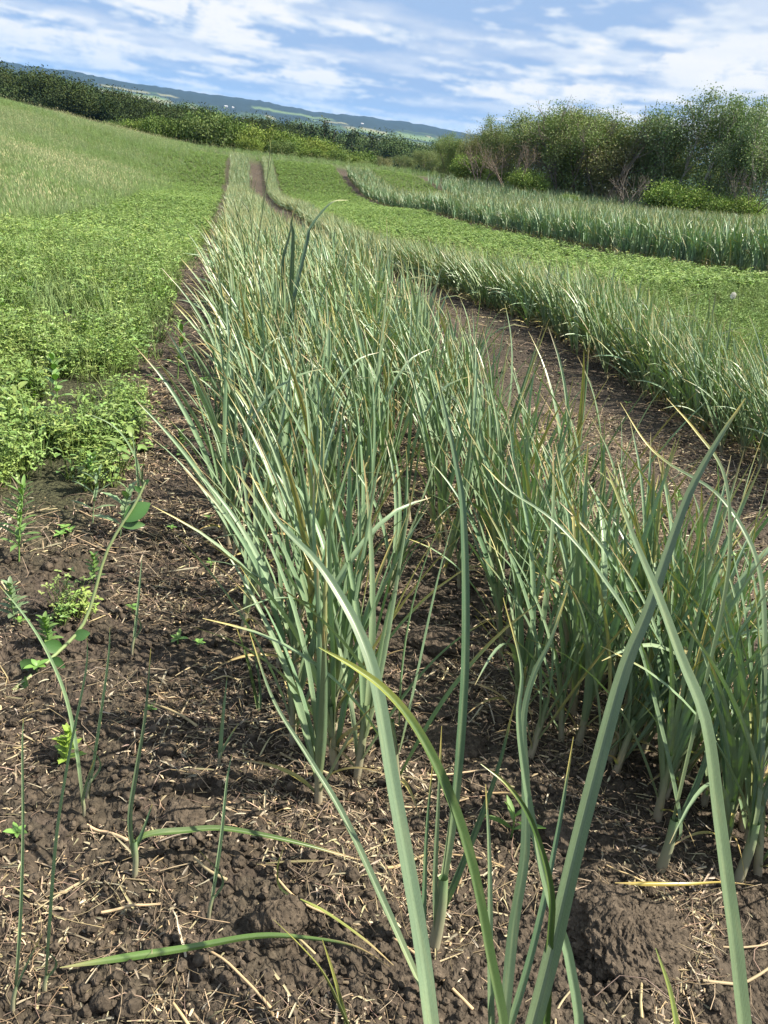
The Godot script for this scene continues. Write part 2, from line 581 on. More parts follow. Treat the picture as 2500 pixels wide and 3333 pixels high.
func hero_plants() -> void:
	var G := "tall garlic plants closest to the camera"
	var a := base("garlic_plant", on(0.222, -0.425))
	tag(a, "garlic plant with one thick grey-green blade bent over and one pale folded blade", "garlic plant", G)
	hero_stem(a, V(-0.004, 0.11, -0.012), 0.0085)
	hero_leaf(a, [V(0.216, 0.05, -0.44), V(0.204, 0.10, -0.462), V(0.194, 0.162, -0.523), V(0.172, 0.253, -0.598), V(0.155, 0.326, -0.649), V(0.140, 0.361, -0.676), V(0.121, 0.388, -0.699), V(0.097, 0.413, -0.723), V(0.061, 0.439, -0.751), V(0.033, 0.475, -0.779)], 0.0185, 0.10, YELLOW, 0.38, BLADE)
	hero_leaf(a, [V(0.226, 0.06, -0.425), V(0.241, 0.147, -0.415), V(0.211, 0.256, -0.426), V(0.185, 0.337, -0.433), V(0.159, 0.396, -0.440), V(0.135, 0.437, -0.445), V(0.113, 0.462, -0.449), V(0.091, 0.477, -0.453), V(0.069, 0.489, -0.455)], 0.0135, 0.5, Color(0.30, 0.34, 0.08), 0.75, Color(0.17, 0.27, 0.10))
	var b := base("garlic_plant", on(0.256, -0.635))
	tag(b, "garlic plant with a tall straight blade rising past its two shorter ones", "garlic plant", G)
	hero_stem(b, V(-0.002, 0.09, -0.008), 0.007)
	hero_leaf(b, [V(0.254, 0.05, -0.64), V(0.262, 0.150, -0.673), V(0.261, 0.274, -0.710), V(0.255, 0.365, -0.740), V(0.245, 0.453, -0.771), V(0.235, 0.495, -0.788), V(0.220, 0.545, -0.810), V(0.209, 0.578, -0.824)], 0.0125, 0.12, YELLOW, 0.6, BLADE_DEEP)
	hero_leaf(b, [V(0.256, 0.04, -0.637), V(0.277, 0.12, -0.65), V(0.296, 0.21, -0.665), V(0.305, 0.285, -0.68)], 0.009, 0.2, YELLOW, 0.6, BLADE_DEEP)
	hero_leaf(b, [V(0.254, 0.03, -0.635), V(0.243, 0.10, -0.64), V(0.236, 0.19, -0.655), V(0.231, 0.265, -0.67)], 0.008, 0.25, YELLOW, 0.6, BLADE)
	var c := base("garlic_plant", on(0.377, -0.285))
	tag(c, "garlic plant with a single broad blade arching over the big soil clod", "garlic plant", G)
	hero_stem(c, V(-0.003, 0.12, -0.01), 0.009)
	hero_leaf(c, [V(0.376, 0.07, -0.287), V(0.364, 0.225, -0.313), V(0.342, 0.326, -0.343), V(0.326, 0.386, -0.362), V(0.314, 0.429, -0.375), V(0.298, 0.484, -0.391), V(0.280, 0.519, -0.407), V(0.263, 0.552, -0.420), V(0.246, 0.582, -0.433), V(0.224, 0.622, -0.447)], 0.0165, 0.10, Color(0.36, 0.36, 0.13), 0.42, BLADE)
	hero_leaf(c, [V(0.377, 0.06, -0.29), V(0.360, 0.16, -0.34), V(0.349, 0.215, -0.372), V(0.343, 0.245, -0.392), V(0.334, 0.268, -0.41)], 0.009, 0.9, Color(0.27, 0.33, 0.08), 0.5, Color(0.2, 0.28, 0.1))
	var d := base("garlic_plant", on(0.262, -0.365))
	tag(d, "garlic plant with a dark blade leaning away and two curling narrow blades", "garlic plant", G)
	hero_stem(d, V(0.002, 0.11, -0.01), 0.0085)
	hero_leaf(d, [V(0.258, 0.05, -0.38), V(0.256, 0.136, -0.407), V(0.272, 0.221, -0.439), V(0.286, 0.298, -0.469), V(0.302, 0.375, -0.499), V(0.316, 0.436, -0.522), V(0.330, 0.478, -0.535), V(0.341, 0.519, -0.549), V(0.355, 0.566, -0.565), V(0.372, 0.605, -0.575), V(0.389, 0.637, -0.582)], 0.0165, 0.08, YELLOW, 0.5, BLADE)
	hero_leaf(d, [V(0.268, 0.06, -0.37), V(0.295, 0.158, -0.404), V(0.288, 0.220, -0.439), V(0.275, 0.254, -0.465), V(0.261, 0.300, -0.496), V(0.250, 0.348, -0.521), V(0.245, 0.381, -0.537), V(0.245, 0.415, -0.550), V(0.229, 0.462, -0.576)], 0.0105, 0.12, YELLOW, 0.7, BLADE)
	hero_leaf(d, [V(0.266, 0.05, -0.37), V(0.285, 0.131, -0.435), V(0.271, 0.230, -0.444), V(0.262, 0.287, -0.449), V(0.241, 0.339, -0.461), V(0.221, 0.365, -0.471), V(0.200, 0.378, -0.480)], 0.0085, 0.3, Color(0.33, 0.36, 0.09), 0.7, Color(0.12, 0.22, 0.06))
	var e := base("garlic_plant", on(0.268, -0.47))
	tag(e, "garlic plant with an upright pale flat blade between the two dark leaning blades", "garlic plant", G)
	hero_stem(e, V(0.002, 0.09, -0.01), 0.0075)
	hero_leaf(e, [V(0.269, 0.05, -0.473), V(0.270, 0.100, -0.479), V(0.278, 0.167, -0.519), V(0.286, 0.220, -0.546), V(0.286, 0.272, -0.575), V(0.283, 0.320, -0.604), V(0.290, 0.358, -0.621), V(0.304, 0.391, -0.632), V(0.316, 0.430, -0.647)], 0.0125, 0.1, YELLOW, 0.25, Color(0.17, 0.26, 0.14))
	hero_leaf(e, [V(0.267, 0.05, -0.472), V(0.258, 0.13, -0.5), V(0.252, 0.22, -0.54), V(0.246, 0.28, -0.57)], 0.008, 0.15, YELLOW, 0.6, BLADE)
	hero_leaf(e, [V(0.269, 0.04, -0.47), V(0.302, 0.13, -0.52), V(0.325, 0.22, -0.57), V(0.338, 0.30, -0.61)], 0.009, 0.2, YELLOW, 0.6, BLADE_DEEP)
	var f := base("garlic_plant", on(0.231, -0.575))
	tag(f, "garlic plant whose long thin blade slants across the bare soil", "garlic plant", G)
	hero_stem(f, V(-0.003, 0.03, -0.004), 0.005)
	hero_leaf(f, [V(0.230, 0.016, -0.577), V(0.194, 0.069, -0.633), V(0.150, 0.135, -0.691), V(0.113, 0.178, -0.729), V(0.074, 0.225, -0.764), V(0.046, 0.285, -0.799)], 0.0098, 0.12, YELLOW, 0.6, BLADE)
	hero_leaf(f, [V(0.231, 0.02, -0.575), V(0.225, 0.09, -0.60), V(0.222, 0.17, -0.63), V(0.222, 0.24, -0.65)], 0.007, 0.2, YELLOW, 0.6, BLADE_DEEP)
	var g := base("garlic_plant", on(0.152, -0.475))
	tag(g, "small garlic plant with two yellow-green blades at the picture's lower edge", "garlic plant", G)
	hero_stem(g, V(-0.004, 0.05, -0.002), 0.0045)
	hero_leaf(g, [V(0.150, 0.03, -0.477), V(0.144, 0.081, -0.479), V(0.127, 0.128, -0.478), V(0.107, 0.173, -0.478), V(0.085, 0.206, -0.477), V(0.062, 0.235, -0.476)], 0.0085, 0.6, Color(0.36, 0.36, 0.10), 0.6, Color(0.21, 0.27, 0.09))
	hero_leaf(g, [V(0.149, 0.03, -0.477), V(0.134, 0.098, -0.482), V(0.117, 0.157, -0.486), V(0.104, 0.196, -0.489)], 0.006, 0.7, Color(0.36, 0.36, 0.10), 0.6, Color(0.2, 0.27, 0.09))
	var h := base("garlic_plant", on(0.567, -0.735))
	tag(h, "garlic plant with one blade curling over yellow-tipped and one stretched across the row", "garlic plant", G)
	hero_stem(h, V(0, 0.08, -0.003), 0.007)
	hero_leaf(h, [V(0.566, 0.05, -0.738), V(0.559, 0.212, -0.749), V(0.553, 0.365, -0.760), V(0.543, 0.444, -0.771), V(0.525, 0.506, -0.787), V(0.494, 0.542, -0.809), V(0.464, 0.569, -0.829)], 0.0105, 0.35, YELLOW, 0.5, BLADE)
	hero_leaf(h, [V(0.567, 0.04, -0.735), V(0.571, 0.081, -0.738), V(0.501, 0.273, -0.808), V(0.453, 0.343, -0.847), V(0.397, 0.394, -0.884), V(0.343, 0.420, -0.913), V(0.309, 0.446, -0.930)], 0.0105, 0.18, YELLOW, 0.5, BLADE)
	hero_leaf(h, [V(0.567, 0.04, -0.735), V(0.59, 0.14, -0.75), V(0.60, 0.25, -0.77), V(0.605, 0.34, -0.79)], 0.010, 0.1, YELLOW, 0.6, BLADE_DEEP)
	var i := base("garlic_plant", on(0.672, -0.725))
	tag(i, "garlic plant with a hooked blade reaching high over the second row", "garlic plant", G)
	hero_stem(i, V(0, 0.09, -0.006), 0.007)
	hero_leaf(i, [V(0.671, 0.05, -0.728), V(0.669, 0.121, -0.743), V(0.664, 0.277, -0.810), V(0.655, 0.357, -0.849), V(0.637, 0.402, -0.884), V(0.610, 0.433, -0.922), V(0.567, 0.449, -0.971), V(0.541, 0.469, -0.998), V(0.513, 0.507, -1.029)], 0.0115, 0.35, YELLOW, 0.5, BLADE)
	hero_leaf(i, [V(0.67, 0.05, -0.728), V(0.655, 0.15, -0.745), V(0.634, 0.26, -0.755), V(0.612, 0.33, -0.765)], 0.010, 0.2, YELLOW, 0.6, BLADE_DEEP)
	hero_leaf(i, [V(0.672, 0.05, -0.728), V(0.690, 0.15, -0.76), V(0.70, 0.26, -0.80), V(0.70, 0.35, -0.84)], 0.010, 0.2, YELLOW, 0.6, BLADE)
	# the young ones on the soil by the clover
	var S := "young garlic shoots on the bare soil"
	var rows := [
		[[V(-0.131, 0, -0.607), V(-0.125, 0.082, -0.612), V(-0.118, 0.186, -0.618), V(-0.108, 0.267, -0.625), V(-0.095, 0.348, -0.631), V(-0.094, 0.382, -0.634)], 0.0048, "tallest of the thin garlic shoots standing on the bare soil, slightly kinked"],
		[[V(-0.128, 0, -0.830), V(-0.137, 0.089, -0.834), V(-0.148, 0.164, -0.836), V(-0.167, 0.224, -0.837), V(-0.189, 0.270, -0.836), V(-0.210, 0.304, -0.834)], 0.0066, "garlic shoot bowing over toward the weeds, its blade lit pale along one edge"],
		[[V(-0.128, 0, -0.857), V(-0.116, 0.096, -0.867), V(-0.107, 0.187, -0.876), V(-0.106, 0.228, -0.880)], 0.0050, "straight thin garlic shoot right behind the bowing one"],
		[[V(-0.155, 0, -0.589), V(-0.147, 0.100, -0.597), V(-0.143, 0.200, -0.604), V(-0.142, 0.284, -0.610), V(-0.141, 0.312, -0.613)], 0.0040, "upright garlic shoot at the outer edge of the bare soil"],
		[[V(0.020, 0, -0.679), V(0.027, 0.097, -0.688), V(0.029, 0.169, -0.695), V(0.032, 0.201, -0.698)], 0.0048, "single green garlic spike that crosses behind the fallen blade"],
		[[V(0.027, 0, -0.918), V(0.028, 0.070, -0.929), V(0.030, 0.127, -0.938)], 0.0068, "short stout garlic spike alone on the soil before the first row"],
		[[V(-0.110, 0, -1.191), V(-0.103, 0.093, -1.203), V(-0.100, 0.160, -1.212)], 0.0055, "slim garlic spike beside the round-leaved climbing weed"],
		[[V(-0.150, 0, -1.841), V(-0.173, 0.073, -1.845), V(-0.213, 0.134, -1.848), V(-0.270, 0.164, -1.847)], 0.0080, "garlic shoot arching over into the edge of the clover"],
		[[V(-0.149, 0, -1.751), V(-0.161, 0.096, -1.762), V(-0.172, 0.164, -1.769)], 0.0075, "upright garlic shoot beside the arching one at the clover edge"],
	]
	for s in rows:
		var p: Array = s[0]
		var o := base("garlic_shoot", on(p[0].x, p[0].z))
		tag(o, s[2], "garlic shoot", S)
		var lift := Vector3(0, o.position.y, 0)
		var q := []
		for w in p:
			q.append(w + lift * 0.8)
		q[0] = o.position - Vector3(0, 0.01, 0)
		var foot := MB.new()
		tube(foot, [V(0, -0.02, 0), V(0, 0.01, 0), (q[1] - o.position) * 0.3 + V(0.001, 0, 0)], 0.0024, 0.0017, 5, 7, Color(0.30, 0.24, 0.19), Color(0.20, 0.26, 0.13))
		part("stem", foot.mesh(M.stem), o)
		var to: Vector3 = (q[1] - o.position)
		hero_leaf(o, [o.position + to * 0.22, o.position + to * 0.55 + V(0.008, 0, 0.003), o.position + to * 0.95 + V(0.020 - 0.04 * (used["garlic_shoot"] % 2), 0, 0.006)], s[1] * 0.7, 0.3, YELLOW, 0.8, BLADE)
		hero_leaf(o, q, s[1], 0.06, YELLOW, 0.8, BLADE * 1.7, 0.3, Color(0.22, 0.24, 0.14))
	var t := base("garlic_shoot", on(0.084, -1.042))
	tag(t, "garlic shoot of two pale blades in a V before the first row", "garlic shoot", S)
	hero_leaf(t, [V(0.084, -0.01, -1.042), V(0.061, 0.078, -1.056), V(0.042, 0.130, -1.065)], 0.0065, 0.2, YELLOW, 0.7, Color(0.19, 0.28, 0.09))
	hero_leaf(t, [V(0.084, -0.01, -1.042), V(0.079, 0.050, -1.051), V(0.062, 0.122, -1.064)], 0.0060, 0.1, YELLOW, 0.7, BLADE_DEEP)
	var w := base("garlic_shoot", on(-0.063, -0.741))
	tag(w, "garlic shoot with an upright blade and one lying out flat along the soil", "garlic shoot", S)
	hero_stem(w, V(0, 0.05, -0.004), 0.0035)
	hero_leaf(w, [V(-0.063, 0.03, -0.744), V(-0.068, 0.083, -0.748), V(-0.063, 0.140, -0.755), V(-0.056, 0.206, -0.763), V(-0.053, 0.280, -0.772)], 0.0072, 0.08, YELLOW, 0.6, BLADE)
	hero_leaf(w, [V(-0.063, 0.040, -0.745), V(-0.052, 0.052, -0.752), V(-0.010, 0.050, -0.760), V(0.028, 0.048, -0.765), V(0.077, 0.040, -0.762), V(0.127, 0.028, -0.758), V(0.167, 0.015, -0.756), V(0.191, 0.008, -0.754)], 0.0105, 0.3, TAN, 0.5, Color(0.16, 0.26, 0.07), 0.4, Color(0.2, 0.28, 0.08))
	hero_leaf(w, [V(-0.063, 0.035, -0.745), V(-0.055, 0.06, -0.75), V(-0.046, 0.092, -0.757)], 0.006, 0.1, YELLOW, 0.6, BLADE_DEEP)
	var x := part("fallen_leaf", fallen([V(-0.119, 0.018, -0.619), V(-0.077, 0.010, -0.625), V(-0.001, 0.020, -0.630), V(0.067, 0.034, -0.626), V(0.117, 0.040, -0.619), V(0.163, 0.034, -0.609), V(0.200, 0.018, -0.599)], 0.0088, Color(0.13, 0.23, 0.06)), self)
	tag(x, "long green garlic leaf fallen flat across the littered soil", "fallen leaf")
	var y := part("fallen_leaf", fallen([V(0.096, 0.066, -0.714), V(0.091, 0.044, -0.704), V(0.098, 0.028, -0.692), V(0.136, 0.024, -0.668), V(0.177, 0.018, -0.633), V(0.206, 0.012, -0.606)], 0.0075, Color(0.33, 0.37, 0.09)), self)
	tag(y, "kinked yellow leaf trailing down from the fallen green blade", "fallen leaf")
	var zl := part("fallen_leaf", fallen([V(0.46, 0.062, -0.66), V(0.50, 0.066, -0.655), V(0.545, 0.060, -0.655), V(0.60, 0.058, -0.665), V(0.66, 0.03, -0.68)], 0.0055, Color(0.52, 0.40, 0.09)), self)
	tag(zl, "dry yellow leaf lying on top of the big soil clod", "fallen leaf")

func fallen(pts: Array, width: float, col: Color) -> Mesh:
	var mb := MB.new()
	var q := []
	for p in pts:
		q.append(p + Vector3(0, maxf(ground(p.x, p.z), -0.02) * 0.6, 0))
	pointed = true
	blade(mb, q, width, Vector3(0, 0.35, -1).normalized(), 0.55, 30, 2, col, 0.3, TAN, 1.3, col.lerp(TAN, 0.5))
	pointed = false
	return mb.mesh(M.garlic_leaf)

func garlic_rows() -> void:
	rng.seed = 11
	var protos := []
	for k in 22:
		protos.append(garlic_parts(k, rng.randf_range(0.30, 0.395), rng.randf_range(0.0105, 0.0145)))
	var whole := []
	for k in 10:
		whole.append(garlic_whole(k, rng.randf_range(0.285, 0.37), rng.randf_range(0.0115, 0.015), 9, 1))
	var far := []
	for k in 8:
		far.append(garlic_whole(k, rng.randf_range(0.275, 0.345), 0.0150, 7, 1, 1.0, 1.15))
	# [row line, spread near, spread far, plants per metre, from, individuals until, words, group]
	var rows := [
		[0.17, 0.085, 0.21, 64.0, 0.82, 2.6, "grey-green garlic plant with yellow leaf tips in the row beside the clover", "garlic plants of the row beside the clover", "small plants of the row beside the clover"],
		[0.61, 0.16, 0.20, 52.0, 0.80, 2.5, "grey-green garlic plant with yellow leaf tips in the middle row of the bed", "garlic plants of the middle row", "small plants of the middle row"],
		[0.39, 0.08, 0.12, 15.0, 1.6, 2.5, "grey-green garlic plant growing in the gap between the two bed rows", "garlic plants between the two bed rows", "small plants between the two bed rows"],
		[0.74, 0.13, 0.13, 40.0, 0.70, 1.12, "grey-green garlic plant at the outer side of the middle row closest to the camera", "garlic plants at the near outer end of the middle row", "outermost plants of the middle row", 1.12],
		[1.68, 0.10, 0.10, 85.0, 1.9, 2.7, "slender garlic plant leaning in the dense row across the bare soil", "garlic plants of the row across the bare soil", "slender plants fronting the dense row"],
		[1.90, 0.11, 0.11, 75.0, 2.1, 2.5, "slender garlic plant at the back of the dense row by the far clover", "garlic plants at the back of the dense row", "slender plants behind the dense row"],
	]
	var w := lists(far.size())
	var nth := ["first", "second", "third", "fourth", "fifth", "sixth", "seventh", "eighth", "ninth", "tenth", "eleventh", "twelfth"]
	for row in rows:
		var d: float = row[4]
		var count := 0
		var dense: bool = row[0] > 1.0
		while d < (49.0 if row.size() < 10 else row[9]):
			d += rng.randf_range(0.4, 1.6) / row[3] * lerpf(1.6 if row[0] < 0.5 else 0.6, 1.0, smoothstep(1.0, 2.0, d)) * (1.0 if d < 12.0 else 1.4)
			var spread: float = lerpf(row[1], row[2], smoothstep(1.1, 2.2, d))
			var x: float = row[0] + wob(-d) + rng.randfn(0.0, 1.0) * spread * 0.55
			if row[0] < 0.3:
				x = maxf(x, -0.03 + wob(-d) + rng.randf() * 0.06)
			var p := on(x, -d)
			var lean := rng.randf_range(0.05, 0.42) if dense else rng.randf_range(-0.12, 0.26)
			var s := rng.randf_range(0.78, 1.12) * (0.92 if dense else 1.0)
			var t := stand(p, s, rng.randf_range(-0.9, 0.9), lean, PI + rng.randf_range(-0.5, 0.5))
			if d < row[5]:
				var o: Node3D
				if d < 2.6:
					o = protos[rng.randi() % protos.size()].duplicate()
				else:
					var mi := MeshInstance3D.new()
					mi.mesh = whole[rng.randi() % whole.size()]
					o = mi
				o.name = numbered("garlic_plant")
				add_child(o)
				o.transform = t
				tag(o, row[6] if count >= nth.size() else "%s garlic plant from the camera among the %s" % [nth[count], row[8]], "garlic plant", row[7])
				count += 1
			else:
				w[rng.randi() % far.size()].append([t, grey(0.16) * Color(1.14, 1.12, 1.1)])
	scatter("garlic_rows", "garlic_foliage", far, w)
	# the beds of taller, bluer garlic beyond the clover
	rng.seed = 12
	var tall := []
	for k in 8:
		tall.append(garlic_whole(k, rng.randf_range(0.44, 0.56), 0.028, 7, 1, 0.25, 1.3))
	var u := lists(tall.size())
	for i in 22000:
		var d := 4.0 + 40.0 * pow(rng.randf(), 1.25)
		var x := rng.randf_range(5.25, 6.5) if i < 4200 else rng.randf_range(9.4, 21.0)
		if i >= 4200 and (d < 8.0 or x / d > 1.1):
			continue
		var line := roundf(x / 0.42) * 0.42
		x = lerpf(x, line, 0.75) + wob(-d) + rng.randf_range(-0.04, 0.04)
		u[rng.randi() % tall.size()].append([stand(Vector3(x, land(x, -d), -d), rng.randf_range(0.72, 1.08), rng.randf() * TAU, rng.randf_range(0.0, 0.12), rng.randf() * TAU), grey(0.22) * Color(1.0, 1.05, 1.08)])
	scatter("tall_garlic_beds", "garlic_foliage", tall, u)

# ------------------------------------------------------------------ clover and grass
func sprig(h: float, leaflets: int, size: float, col: Color) -> Mesh:
	var mb := MB.new()
	var n: int = maxi(leaflets / 3, 2)
	for i in n:
		var a := rng.randf() * TAU
		var th := rng.randf_range(0.05, 0.75)
		var l := h * rng.randf_range(0.45, 1.1)
		var pts := arc(Vector3(rng.randf_range(-0.02, 0.02), 0, rng.randf_range(-0.02, 0.02)), a, th * 0.5, th * 1.3, l, 0.06, 3)
		tube(mb, pts, 0.0011, 0.0007, 2, 3, col * 0.8, col)
		var top: Vector3 = pts[pts.size() - 1]
		var spin := rng.randf() * TAU
		var c := jitter(col, 0.25)
		for k in 3:
			var b := spin + TAU / 3.0 * k
			var dir := Vector3(cos(b), rng.randf_range(-0.25, 0.55), sin(b)).normalized()
			oval(mb, top, dir, Vector3(rng.randf_range(-0.4, 0.4), 1, rng.randf_range(-0.4, 0.4)).normalized(), size * rng.randf_range(0.8, 1.25), size * 0.52, 0.15, c, 3)
		if l > h * 0.8:
			var mid := curve(pts, 0.55)
			for k in 3:
				var b := spin + 1.0 + TAU / 3.0 * k
				oval(mb, mid, Vector3(cos(b), 0.3, sin(b)).normalized(), Vector3.UP, size * 0.9, size * 0.55, 0.15, c, 3)
	return mb.mesh(M.clover_leaf)

func tuft(h: float, n: int, width: float, col: Color, seed_head: float) -> Mesh:
	var mb := MB.new()
	for i in n:
		var a := rng.randf() * TAU
		var l := h * rng.randf_range(0.5, 1.1)
		var head := rng.randf() < seed_head
		var pts := arc(Vector3(rng.randf_range(-0.06, 0.06), 0, rng.randf_range(-0.06, 0.06)), a, rng.randf_range(0.0, 0.35), rng.randf_range(0.3, 1.2) if not head else 0.4, l * (1.25 if head else 1.0), 0.2, 3)
		var c := jitter(col, 0.2)
		if head:
			blade(mb, pts, width * 0.4, Vector3(-sin(a), 0, cos(a)), 0.3, 3, 1, c, 0.05, c, 0.0, c)
			var t: Vector3 = pts[3]
			var d := (t - (pts[2] as Vector3)).normalized()
			oval(mb, t - d * 0.03, d, Vector3(cos(a), 0.3, sin(a)), 0.06, 0.008, 0.1, jitter(Color(0.40, 0.39, 0.24), 0.15), 3)
		else:
			blade(mb, pts, width, Vector3(-sin(a), 0, cos(a)), 0.4, 4, 1, c, 0.2, c.lerp(Color(0.4, 0.38, 0.22), 0.12), rng.randf_range(-1, 1), c * 0.8)
	return mb.mesh(M.grass_blade)

func cover() -> void:
	rng.seed = 21
	var green := Color(0.150, 0.235, 0.055)
	var near := []
	for k in 10:
		near.append(sprig(rng.randf_range(0.06, 0.125), 42, rng.randf_range(0.008, 0.013), green.lerp(Color(0.215, 0.30, 0.085), rng.randf())))
	for k in 4:     # other species among the clover: broader leaves, and grass
		if k < 2:
			var mb := MB.new()
			for i in 9:
				var a := rng.randf() * TAU
				var p := Vector3(rng.randf_range(-0.03, 0.03), rng.randf_range(0.02, 0.10), rng.randf_range(-0.03, 0.03))
				tube(mb, [Vector3(p.x * 0.3, 0, p.z * 0.3), p * 0.6, p], 0.0012, 0.0008, 2, 3, green, green)
				oval(mb, p, Vector3(cos(a), rng.randf_range(-0.1, 0.7), sin(a)).normalized(), Vector3.UP, rng.randf_range(0.018, 0.038), rng.randf_range(0.009, 0.018), 0.35, jitter(Color(0.14, 0.22, 0.06), 0.2), 5)
			near.append(mb.mesh(M.clover_leaf))
		else:
			near.append(tuft(0.13, 12, 0.0035, Color(0.17, 0.25, 0.09), 0.0))
	var w := lists(near.size())
	for i in 17000:
		var d := 1.25 + 7.7 * pow(rng.randf(), 1.4)
		var x := -0.20 - rng.randf() * (0.55 + d * 0.30)
		var soil := in_bed(x, -d)
		var clump := n_a.get_noise_2d(x * 9.0, d * 9.0) + 0.5 * n_b.get_noise_2d(x * 2.0, d * 2.0)
		if rng.randf() < soil * (0.97 if d > 1.8 else 0.85) or clump < -0.34 + rng.randf_range(-0.1, 0.1) + 0.54 * (1.0 - smoothstep(1.5, 2.9, d + 0.5 * (-0.2 - x))):
			continue
		w[rng.randi() % near.size()].append([stand(on(x, -d), rng.randf_range(0.55, 1.1) * (1.0 + 0.55 * clump) * lerpf(0.6, 1.0, smoothstep(1.3, 2.3, d)), rng.randf() * TAU, rng.randf_range(0.0, 0.5), rng.randf() * TAU), grey(0.22)])
	for i in 7000:
		var d := 3.2 + 7.0 * rng.randf()
		var x := 2.1 + rng.randf() * 3.2
		if rng.randf() < in_bed(x, -d) * 0.95:
			continue
		w[rng.randi() % near.size()].append([stand(on(x, -d), rng.randf_range(0.5, 1.0), rng.randf() * TAU, 0.1), grey(0.15)])
	scatter("clover", "clover_foliage", near, w)
	var far := []
	for k in 6:
		far.append(sprig(rng.randf_range(0.06, 0.10), 36, rng.randf_range(0.020, 0.026), green.lerp(Color(0.205, 0.29, 0.085), rng.randf())))
	var f := lists(far.size())
	for i in 38000:
		var d := 7.0 + 43.0 * pow(rng.randf(), 1.1)
		var pick := rng.randf()
		var x := -0.2 - rng.randf() * 3.6 if pick < 0.4 else (2.1 + rng.randf() * 3.15 if pick < 0.82 else 6.6 + rng.randf() * 2.8)
		if rng.randf() < in_bed(x, -d):
			continue
		f[rng.randi() % far.size()].append([stand(Vector3(x, land(x, -d), -d), rng.randf_range(0.6, 1.3), rng.randf() * TAU, 0.1), grey(0.14)])
	scatter("far_clover", "clover_foliage", far, f)
	# pale grass: thin among the clover, thick on the hill
	rng.seed = 22
	var g := []
	for k in 4:
		g.append(tuft(rng.randf_range(0.20, 0.30), 22, 0.006, Color(0.190, 0.275, 0.105), 0.01))
	for k in 3:
		g.append(tuft(rng.randf_range(0.24, 0.32), 22, 0.006, Color(0.215, 0.29, 0.145), 0.03))
	for k in 3:
		g.append(tuft(rng.randf_range(0.10, 0.17), 16, 0.005, Color(0.20, 0.29, 0.11), 0.0))
	var h := lists(g.size())
	for i in 95000:
		var d := 6.0 + 62.0 * pow(rng.randf(), 1.15)
		var x := -2.0 - rng.randf() * (2.0 + d * 0.26)
		var thick := smoothstep(-1.0, -5.0, x + 1.5 * n_a.get_noise_2d(x * 3.0, d * 3.0))
		if rng.randf() > thick:
			continue
		var patch := n_a.get_noise_2d(x * 2.0 + 50.0, d * 2.0)
		var k := (4 + rng.randi() % 3) if patch + rng.randf_range(-0.35, 0.35) > 0.05 else rng.randi() % 4
		h[k].append([stand(Vector3(x, land(x, -d), -d), rng.randf_range(0.45, 1.0), rng.randf() * TAU, rng.randf_range(0.0, 0.3)), grey(0.15)])
	for i in 9000:      # short grass in the clover and on the crest
		var d := 3.5 + 46.0 * pow(rng.randf(), 1.5)
		var x := -0.25 - rng.randf() * (1.0 + d * 0.2) if rng.randf() < 0.6 else 2.15 + rng.randf() * 3.0
		if rng.randf() < in_bed(x, -d):
			continue
		h[7 + rng.randi() % 3].append([stand(Vector3(x, ground(x, -d), -d), rng.randf_range(0.5, 1.0), rng.randf() * TAU, 0.1), grey(0.18)])
	for i in 9000:      # the rough ground before the shrubs and the hedge
		var d := 44.0 + 46.0 * rng.randf()
		var x := -10.0 + 38.0 * rng.randf()
		if d < 49.0 and x < 21.0 and x > -0.3:
			continue
		h[rng.randi() % 7].append([stand(Vector3(x, land(x, -d), -d), rng.randf_range(0.7, 1.3), rng.randf() * TAU, 0.1), grey(0.18)])
	scatter("hill_grass", "grass_foliage", g, h)

